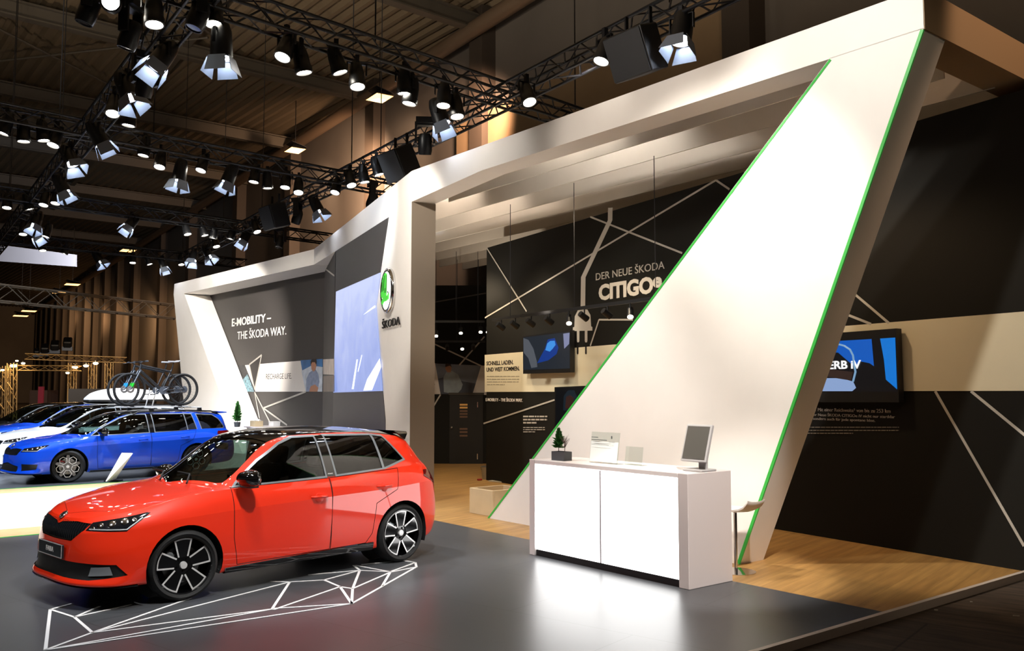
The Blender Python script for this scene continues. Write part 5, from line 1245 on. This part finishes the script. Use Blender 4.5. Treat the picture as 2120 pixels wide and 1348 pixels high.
ROWS = [('A', 'nearest cross truss', [(318,50,'P'),(443,50,'P'),(458,118,'B'),(593,122,'P'),(623,148,'P'),(695,148,'P'),(738,180,'P'),(837,191,'P'),(852,213,'P'),(919,218,'P'),(944,241,'P')]),
 ('C', 'truss running away over the cars', [(335,140,'B'),(262,203,'B'),(235,238,'P'),(269,258,'P'),(203,298,'B'),(144,340,'B'),(127,398,'B'),(75,468,'B'),(48,485,'P'),(99,490,'P'),(70,492,'B')]),
 ('D', 'second cross truss', [(13,276,'P'),(48,291,'P'),(87,289,'P'),(116,302,'P'),(300,321,'P'),(333,347,'P'),(372,373,'B'),(421,354,'P'),(475,378,'B'),(528,376,'P'),(553,388,'P'),(592,388,'P'),(618,400,'P'),(697,400,'P'),(724,385,'P'),(752,376,'P'),(779,361,'P')]),
 ('E', 'third cross truss', [(15,430,'P'),(56,432,'P'),(93,425,'P'),(117,421,'P'),(272,472,'B'),(385,485,'P'),(420,487,'P'),(443,492,'P'),(480,494,'P'),(508,500,'B'),(528,481,'P')]),
 ('G', 'farthest cross truss', [(88,519,'P'),(137,525,'P'),(203,543,'B'),(275,544,'P'),(306,547,'P'),(337,555,'B'),(374,548,'P'),(400,540,'B'),(430,533,'B'),(445,511,'P')]),
 ('B', 'truss above the white portal beam', [(1412,85,'B'),(1253,128,'P'),(1090,215,'P'),(910,256,'B'),(655,438,'B')])]
ORD = ['first', 'second', 'third', 'fourth', 'fifth', 'sixth', 'seventh', 'eighth', 'ninth', 'tenth', 'eleventh', 'twelfth', 'thirteenth', 'fourteenth', 'fifteenth', 'sixteenth', 'seventeenth']
rr = random.Random(11)
for tr, where, lst in ROWS:
    cnt = {'P': 0, 'B': 0}
    srt = sorted(lst) if tr != 'B' else sorted(lst, reverse=True)
    for px, py, kd in srt:
        p = place(px, py, tr) + UP*(.17 if kd == 'P' else .13); toward = Vector((-p.x, -p.y, 0)).normalized(); side = Vector((-toward.y, toward.x, 0))
        if kd == 'P': aim = p - UP + toward*rr.uniform(-.05, .42) + side*rr.uniform(-.35, .35)
        else: aim = p - UP + toward*rr.uniform(-.1, .5) + side*rr.uniform(-.7, .7)
        i = cnt[kd]; cnt[kd] += 1
        lab = ('lit par spotlight, %s from the %s under the %s' if kd == 'P' else 'barn door light, %s from the %s on the %s') % (ORD[i], 'left' if tr != 'B' else 'right', where)
        fixture(kd, p, aim, lab, ('par spotlights' if kd == 'P' else 'barn door lights') + ' on the ' + where)
fixture('P', onz(232, 10, 6.3), EYEP+Vector((-1, 0, 2.2)), 'brightest round lamp at the top left edge of the picture, facing the viewer', 'par spotlights near the viewer')
# unlit moving heads hanging below the rig
def moving_head(px, py, z, label):
    t = thing('moving_head', onz(px, py, z), label, 'spotlight', rr.uniform(0, 3), 'unlit black moving heads of the rig')
    MB().box((0, 0, .36), (.30, .22, .10)).build('base', m_housing, t)
    b = MB()
    for sd in (-1, 1): b.box((sd*.15, 0, .16), (.035, .12, .36))
    b.box((0, 0, .30), (.30, .10, .03)); b.build('yoke', m_housing, t)
    h = MB().lathe([(0, .16), (.08, .15), (.11, .08), (.115, -.12), (.10, -.19), (.09, -.19), (.09, -.17), (0, -.17)], 20).build('head', m_housing, t, 40); h.rotation_euler = (.3, 0, 0)
    MB().lathe([(0, -.18), (.088, -.178), (.088, -.172), (0, -.172)], 20).build('lens', m_lens_dim, h, 60)
moving_head(880, 296, 5.9, 'unlit black moving head under the truss, just left of the white beam end')
moving_head(185, 18, 6.3, 'large unlit black moving head at the top left, beside the brightest lamp')
moving_head(270, 70, 6.1, 'unlit black moving head hanging left of the near spotlights at the top')
moving_head(300, 172, 6.0, 'unlit black moving head below the near barn door light at upper left')
moving_head(412, 30, 6.2, 'unlit black moving head at the top edge beside a lit spotlight')
moving_head(616, 448, 6.0, 'unlit black moving head above the charcoal wall')
moving_head(771, 414, 6.1, 'small unlit black head against the orange lit hall wall')
moving_head(580, 500, 6.0, 'unlit black moving head low over the white left beam')
# loudspeakers flown from the truss over the portal
def speaker(px, py, z, yaw, pitch, label, s=1.0):
    t = thing('loudspeaker', onz(px, py, z), label, 'loudspeaker', yaw, 'flown loudspeakers of the rig')
    R_ = Matrix.Rotation(pitch, 3, 'X')
    body = MB().prism([R_ @ Vector(v)*s for v in [(-.32, -.22, -.28), (.32, -.22, -.28), (.20, .24, -.28), (-.20, .24, -.28)]], R_ @ Vector((0, 0, .56))*s).build('cabinet', m_black, t); bevel(body, .02, 2)
    MB().prism([R_ @ Vector(v)*s for v in [(-.30, -.228, -.26), (.30, -.228, -.26), (.30, -.228, .26), (-.30, -.228, .26)]], R_ @ Vector((0, -.008, 0))*s).build('grille', mat('speaker_grille', '#17191c', .6, bump=(300, .3)), t)
    for sd in (-1, 1): MB().box((sd*.2*s, .0, .36*s), (.02, .05, .30*s)).build('flying_bracket', m_truss, t)
speaker(830, 338, 5.95, -.9, .45, 'black loudspeaker flown above the bend of the white portal beam')
speaker(1322, 108, 6.0, -.9, .4, 'black loudspeaker flown beside the lit lamps above the white beam, nearest the viewer', 1.0)
speaker(570, 448, 5.95, -.9, .3, 'black loudspeaker flown over the charcoal wall, farthest of the three')

# warm hall floodlights and high-bay lamps
def hall_lamp(p, label, w=.55, power=0, cone=110, aim=None, lens=None, name='hall_floodlight'):
    t = thing(name, p, label, 'lamp', math.atan2(hd.y, hd.x), 'warm lamps of the hall')
    MB().prism([(-w/2, -w*.35, .12), (w/2, -w*.35, .12), (w*.36, w*.3, .34), (-w*.36, w*.3, .34)], (0, 0, .02)).build('canopy', m_housing, t)
    b = MB(); b.add([(-w/2, -w*.35, .02), (w/2, -w*.35, .02), (w/2, w*.35, .02), (-w/2, w*.35, .02), (-w*.3, -w*.2, .22), (w*.3, -w*.2, .22), (w*.3, w*.2, .22), (-w*.3, w*.2, .22)], [(0,1,5,4), (1,2,6,5), (2,3,7,6), (3,0,4,7), (4,5,6,7)])
    b.build('shade', m_housing, t, fix=False)
    MB().box((0, 0, .035), (w*.96, w*.66, .012)).build('lens', lens or m_lens_hall, t)
    MB().tube([(0, 0, .2), (0, 0, max(.3, CEIL-p.z))], .02, 6).build('hanger', m_housing, t)
    if power: spot('hall_lamp_beam', p-UP*.05, p-UP*5 if aim is None else aim, power, (1, .66, .42), cone, .8, .2)
for (px, py, off, w, lab, pw_) in [(786, 205, 2.2, .62, 'glowing orange hall floodlight beneath the nearest cross truss', 800), (611, 313, 2.2, .62, 'glowing orange hall floodlight further down the hall wall', 800)]:
    p = HW.at(px, py, off); hall_lamp(p, lab, 1.0, pw_, 120, HW.at(px, py+220, .3))
for (t_, z_, pw_) in [(-.0, 10.2, 0)]: pass
for px, py, lab in [(150,590,'warm hall lamp in the dark distance, right of the pair at far left'),(123,607,'warm hall lamp hanging in front of the far grey truss'),(60,645,'higher of the two warm lamps at the far left'),(43,655,'lower of the two warm lamps at the far left'),(265,520,'small orange lamp glowing under the farthest rig truss')]:
    d = ray(px, py); hall_lamp(EYEP + d*(70/d.y), lab, 1.5)
for k_, px in enumerate((330, 279, 222, 186, 157, 131)):  # added spots without lamp bodies, for lit stripes along the far wall
    p = HW.at(px, 640, 2.2); spot('wall_wash_fill', p, HW.at(px, 720, .2), 3300, (1, .58, .28), 80, .9, .3)
spot('wall_wash_fill', HW.at(990, 150, 2.0), HW.at(955, 330, .2), 5200, (1, .62, .40), 90, .9, .3)  # added spots strengthening the orange light on the hall wall
spot('wall_wash_fill', HW.at(740, 330, 2.0), HW.at(740, 420, .2), 8500, (1, .62, .38), 110, .9, .3)
# far grey truss and the neighbouring booths
pF, qF = onz(-40, 603, 6.0), onz(372, 647, 6.0)
truss('grey_truss', 'pale grey box truss spanning the dark distance at far left', pF, qF, .7, m_alu, .9, 'far trusses', 'truss', .04)
def at_y(px, py, Y): d = ray(px, py); return EYEP + d*(Y/d.y)
bp = [at_y(0, 507, 36), at_y(154, 527, 34)]; 
q1_, q0_ = at_y(154, 552, 34), at_y(0, 541, 36)
tag(MB().prism([bp[0]+(bp[0]-bp[1])*.3, bp[1], q1_, q0_+(q0_-q1_)*.3], Vector((.05, .1, 0))).build('hanging_banner', mat('pale_grey_banner', '#b9b9c2', .6, noise=(.6, .05))), 'pale grey hanging banner of another stand at far left', 'banner')
spot('banner_fill', at_y(80, 470, 28), at_y(80, 530, 35), 4500, (.95, .95, 1), 60, .8, .2)  # added spot with no fixture, only brightens the banner
m_warmlit_truss = mat('truss_painted_warm_light', '#a5885a', .45, metal=.5)  # warm booth light put into the truss colour
for i, px in enumerate((8, 25)):
    p0, p1 = at_y(px, 850, 46), at_y(px, 752 if i else 758, 46); p0.z = -.06
    truss('tower_truss', 'warm lit vertical truss tower at far left, %s one' % ('outer', 'inner')[i], p0, p1, .33, m_warmlit_truss, .45, 'vertical truss towers of the far stand', 'truss', .03)
truss('booth_truss', 'warm lit horizontal truss of a far stand, upper one', at_y(52, 738, 48), at_y(262, 746, 50), .3, m_warmlit_truss, .5, 'horizontal trusses of the far stand', 'truss', .03)
truss('booth_truss', 'warm lit horizontal truss of a far stand, lower one', at_y(40, 762, 46), at_y(166, 763, 46), .25, m_warmlit_truss, .45, 'horizontal trusses of the far stand', 'truss', .03)
for px in (150, 192, 226):
    p0, p1 = at_y(px, 820, 48), at_y(px, 752, 48); p0.z = -.06
    truss('booth_post', 'warm lit truss post of the far stand, %s of three' % {150: 'leftmost', 192: 'middle', 226: 'rightmost'}[px], p0, p1, .3, m_warmlit_truss, .45, 'posts of the far stand', 'truss', .03)
for px, py, w in [(28,757,.34),(5,766,.2),(48,752,.2),(155,760,.3),(178,757,.28),(198,752,.28),(140,772,.2),(35,747,.16)]:
    p = at_y(px, py, 46); t = thing('booth_lamp', p, 'warm glowing lamp on the far stand, %s' % {28:'brightest spot beside the tower tops',5:'very left edge',48:'small one right of the towers',155:'left end of the row of three',178:'middle of the row of three',198:'right end of the row of three',140:'lowest spot under the row',35:'topmost small one over the towers'}[px], 'lamp', 0, 'lamps of the far stand')
    MB().lathe([(0, -w*.3), (w*.35, -w*.22), (w*.5, 0), (w*.35, w*.14), (0, w*.16)], 14).build('lens', mat('booth_lamp_lens', '#ffffff', .3, emit=(1, .72, .36), es=14), t, 60)
    MB().lathe([(0, w*.16), (w*.3, w*.2), (w*.25, w*.5), (0, w*.52)], 12).build('cap', m_housing, t, 60)
spot('booth_glow', at_y(28, 750, 45), at_y(30, 820, 47), 160, (1, .7, .35), 140, .9, .3)
spot('booth_glow', at_y(178, 735, 45), at_y(180, 800, 49), 260, (1, .7, .35), 140, .9, .3)
for px, py, s_ in [(76,731,.5),(93,726,.7),(114,720,.75),(140,714,.75)]:
    p = at_y(px, py, 50); t = thing('moving_head', p, 'black moving head standing on the far upper truss, %s of four' % {76:'smallest and leftmost',93:'second from left',114:'third from left',140:'rightmost'}[px], 'spotlight', .4, 'moving heads on the far truss')
    MB().box((0, 0, -.3*s_), (.7*s_, .6*s_, .3*s_)).build('base', m_housing, t); bevel(MB().box((0, 0, .15*s_), (.6*s_, .9*s_, .6*s_), Matrix.Rotation(.5, 3, 'X')).build('head', m_housing, t), .08, 2)
p0, p1 = at_y(142, 805, 40), at_y(236, 803, 40); z1 = p0.z; p0.z = p1.z = -.06
tag(MB().prism([p0, p1, p1+UP*(z1+.06), p0+UP*(z1+.06)], Vector((.1, .3, 0))).build('partition', mat('grey_partition', '#57504a', .7)), 'low grey partition wall behind the roof box', 'partition')
p0, p1 = at_y(62, 808, 50), at_y(98, 806, 50); z1 = p0.z; p0.z = p1.z = -.06
tag(MB().prism([p0, p1, p1+UP*(z1+.06), p0+UP*(z1+.06)], Vector((0, 1.2, 0))).build('booth_box', mat('brown_booth', '#3c2a22', .7)), 'dark brown booth block in the far distance at left', 'booth')
p = at_y(85, 818, 44); p.z = -.06; tag(MB().box((p.x, p.y, 1.0), (.25, .1, 2.1)).build('red_banner', mat('red_banner_cloth', '#8e2230', .7)), 'narrow upright red banner beyond the cars at far left', 'banner')
t = thing('palm_plant', at_y(120, 850, 42), 'dark feathery palm plant in front of the low grey partition', 'plant'); t.location.z = -.06
b = MB(); r2 = random.Random(4)
for i in range(26):
    a = r2.uniform(0, 6.28); L1 = r2.uniform(.7, 1.15); pts = [Vector((math.cos(a)*L1*u, math.sin(a)*L1*u, 1.0 + 1.1*L1*u - 1.0*L1*u*u)) for u in (0, .25, .5, .75, 1)]
    for k_ in range(4):
        d_ = (pts[k_+1]-pts[k_]); s_ = d_.cross(UP).normalized()
        for j in range(5):
            c = pts[k_].lerp(pts[k_+1], j/5)
            for sg in (-1, 1): b.add([c, c+s_*sg*.22*(1-.2*k_)+d_*.5-UP*.05, c+d_*.12], [(0, 1, 2)])
b.build('fronds', mat('palm_dark_green', '#1d2a1b', .7), t, fix=False); MB().tube([(0, 0, 0), (.03, 0, 1.05)], [.09, .06], 8).build('trunk', m_soil, t)

# track lights inside the stand
def track(name, label, p, q, lamps):
    t = thing(name, (p+q)/2, label, 'track', 0, 'light tracks inside the stand'); o = t.location
    d = (q-p).normalized(); s_ = d.cross(UP)
    MB().obox(p-s_*.02-o, q-p, s_*.04, UP*.05).build('rail', m_black, t)
    for u_ in (.12, .5, .88): MB().tube([p.lerp(q, u_)-o, p.lerp(q, u_)-o+UP*(5.1-p.z)], .006, 5).build('drop_wire', m_truss, t)
tz = 3.05
TRK = [((1020, 668), (1420, 609), [(1178,664,1),(1305,650,1),(1038,672,0),(1067,673,0),(1100,668,0),(1138,663,0),(1210,650,0),(1258,648,0)], 'black light track hung before the plug drawing'),
       ((885, 676), (1003, 660), [(903,692,1),(954,686,1),(995,684,1),(1010,684,1)], 'black light track hung before the back wall'),
       ((888, 708), (1004, 710), [(957,717,1),(926,720,0),(980,717,0)], 'lower black light track in front of the back wall')]
for (x0, y0), (x1, y1), lamps, lab in TRK:
    if x0 == 1020: pl_ = Plane(CW.p + CW.n*1.3, CW.x)
    else: pl_ = Plane(BW.p + BW.n*(2.2 if y0 < 700 else .9), BW.x)
    p, q = pl_.at(x0, y0), pl_.at(x1, y1); q.z = p.z = (p.z+q.z)/2; track('light_track', lab, p, q, lamps)
    for i, (lx, ly, on) in enumerate(lamps):
        c = pl_.at(lx, ly); c.z = min(c.z, p.z-.12)
        t = thing('track_spotlight', c, '%s track spotlight, %s %s' % ('lit' if on else 'unlit', ORD[i], lab.replace('black light track', 'on the track')), 'spotlight', 0, 'track spotlights inside the stand')
        ax = (Vector((0, 0, -1)) + (EYEP-c).normalized()*(.9 if on else .1)*1).normalized() if on else (Vector((0, 0, -.6)) - pl_.n).normalized()
        h = MB().lathe([(0, -.10), (.045, -.10), (.05, .06), (.045, .06), (0, .05)], 16, (0,0,0), ax).build('can', m_housing, t, 40)
        MB().lathe([(0, .064), (.042, .062), (.042, .055), (0, .055)], 16, (0,0,0), ax).build('lens', mat('track_lamp_lens', '#ffffff', .3, emit=(1, .86, .62), es=14) if on else m_lens_dim, h, 60)
        MB().tube([(0, 0, 0), (0, 0, max(.05, p.z-c.z))], .012, 6).build('stem', m_housing, t)
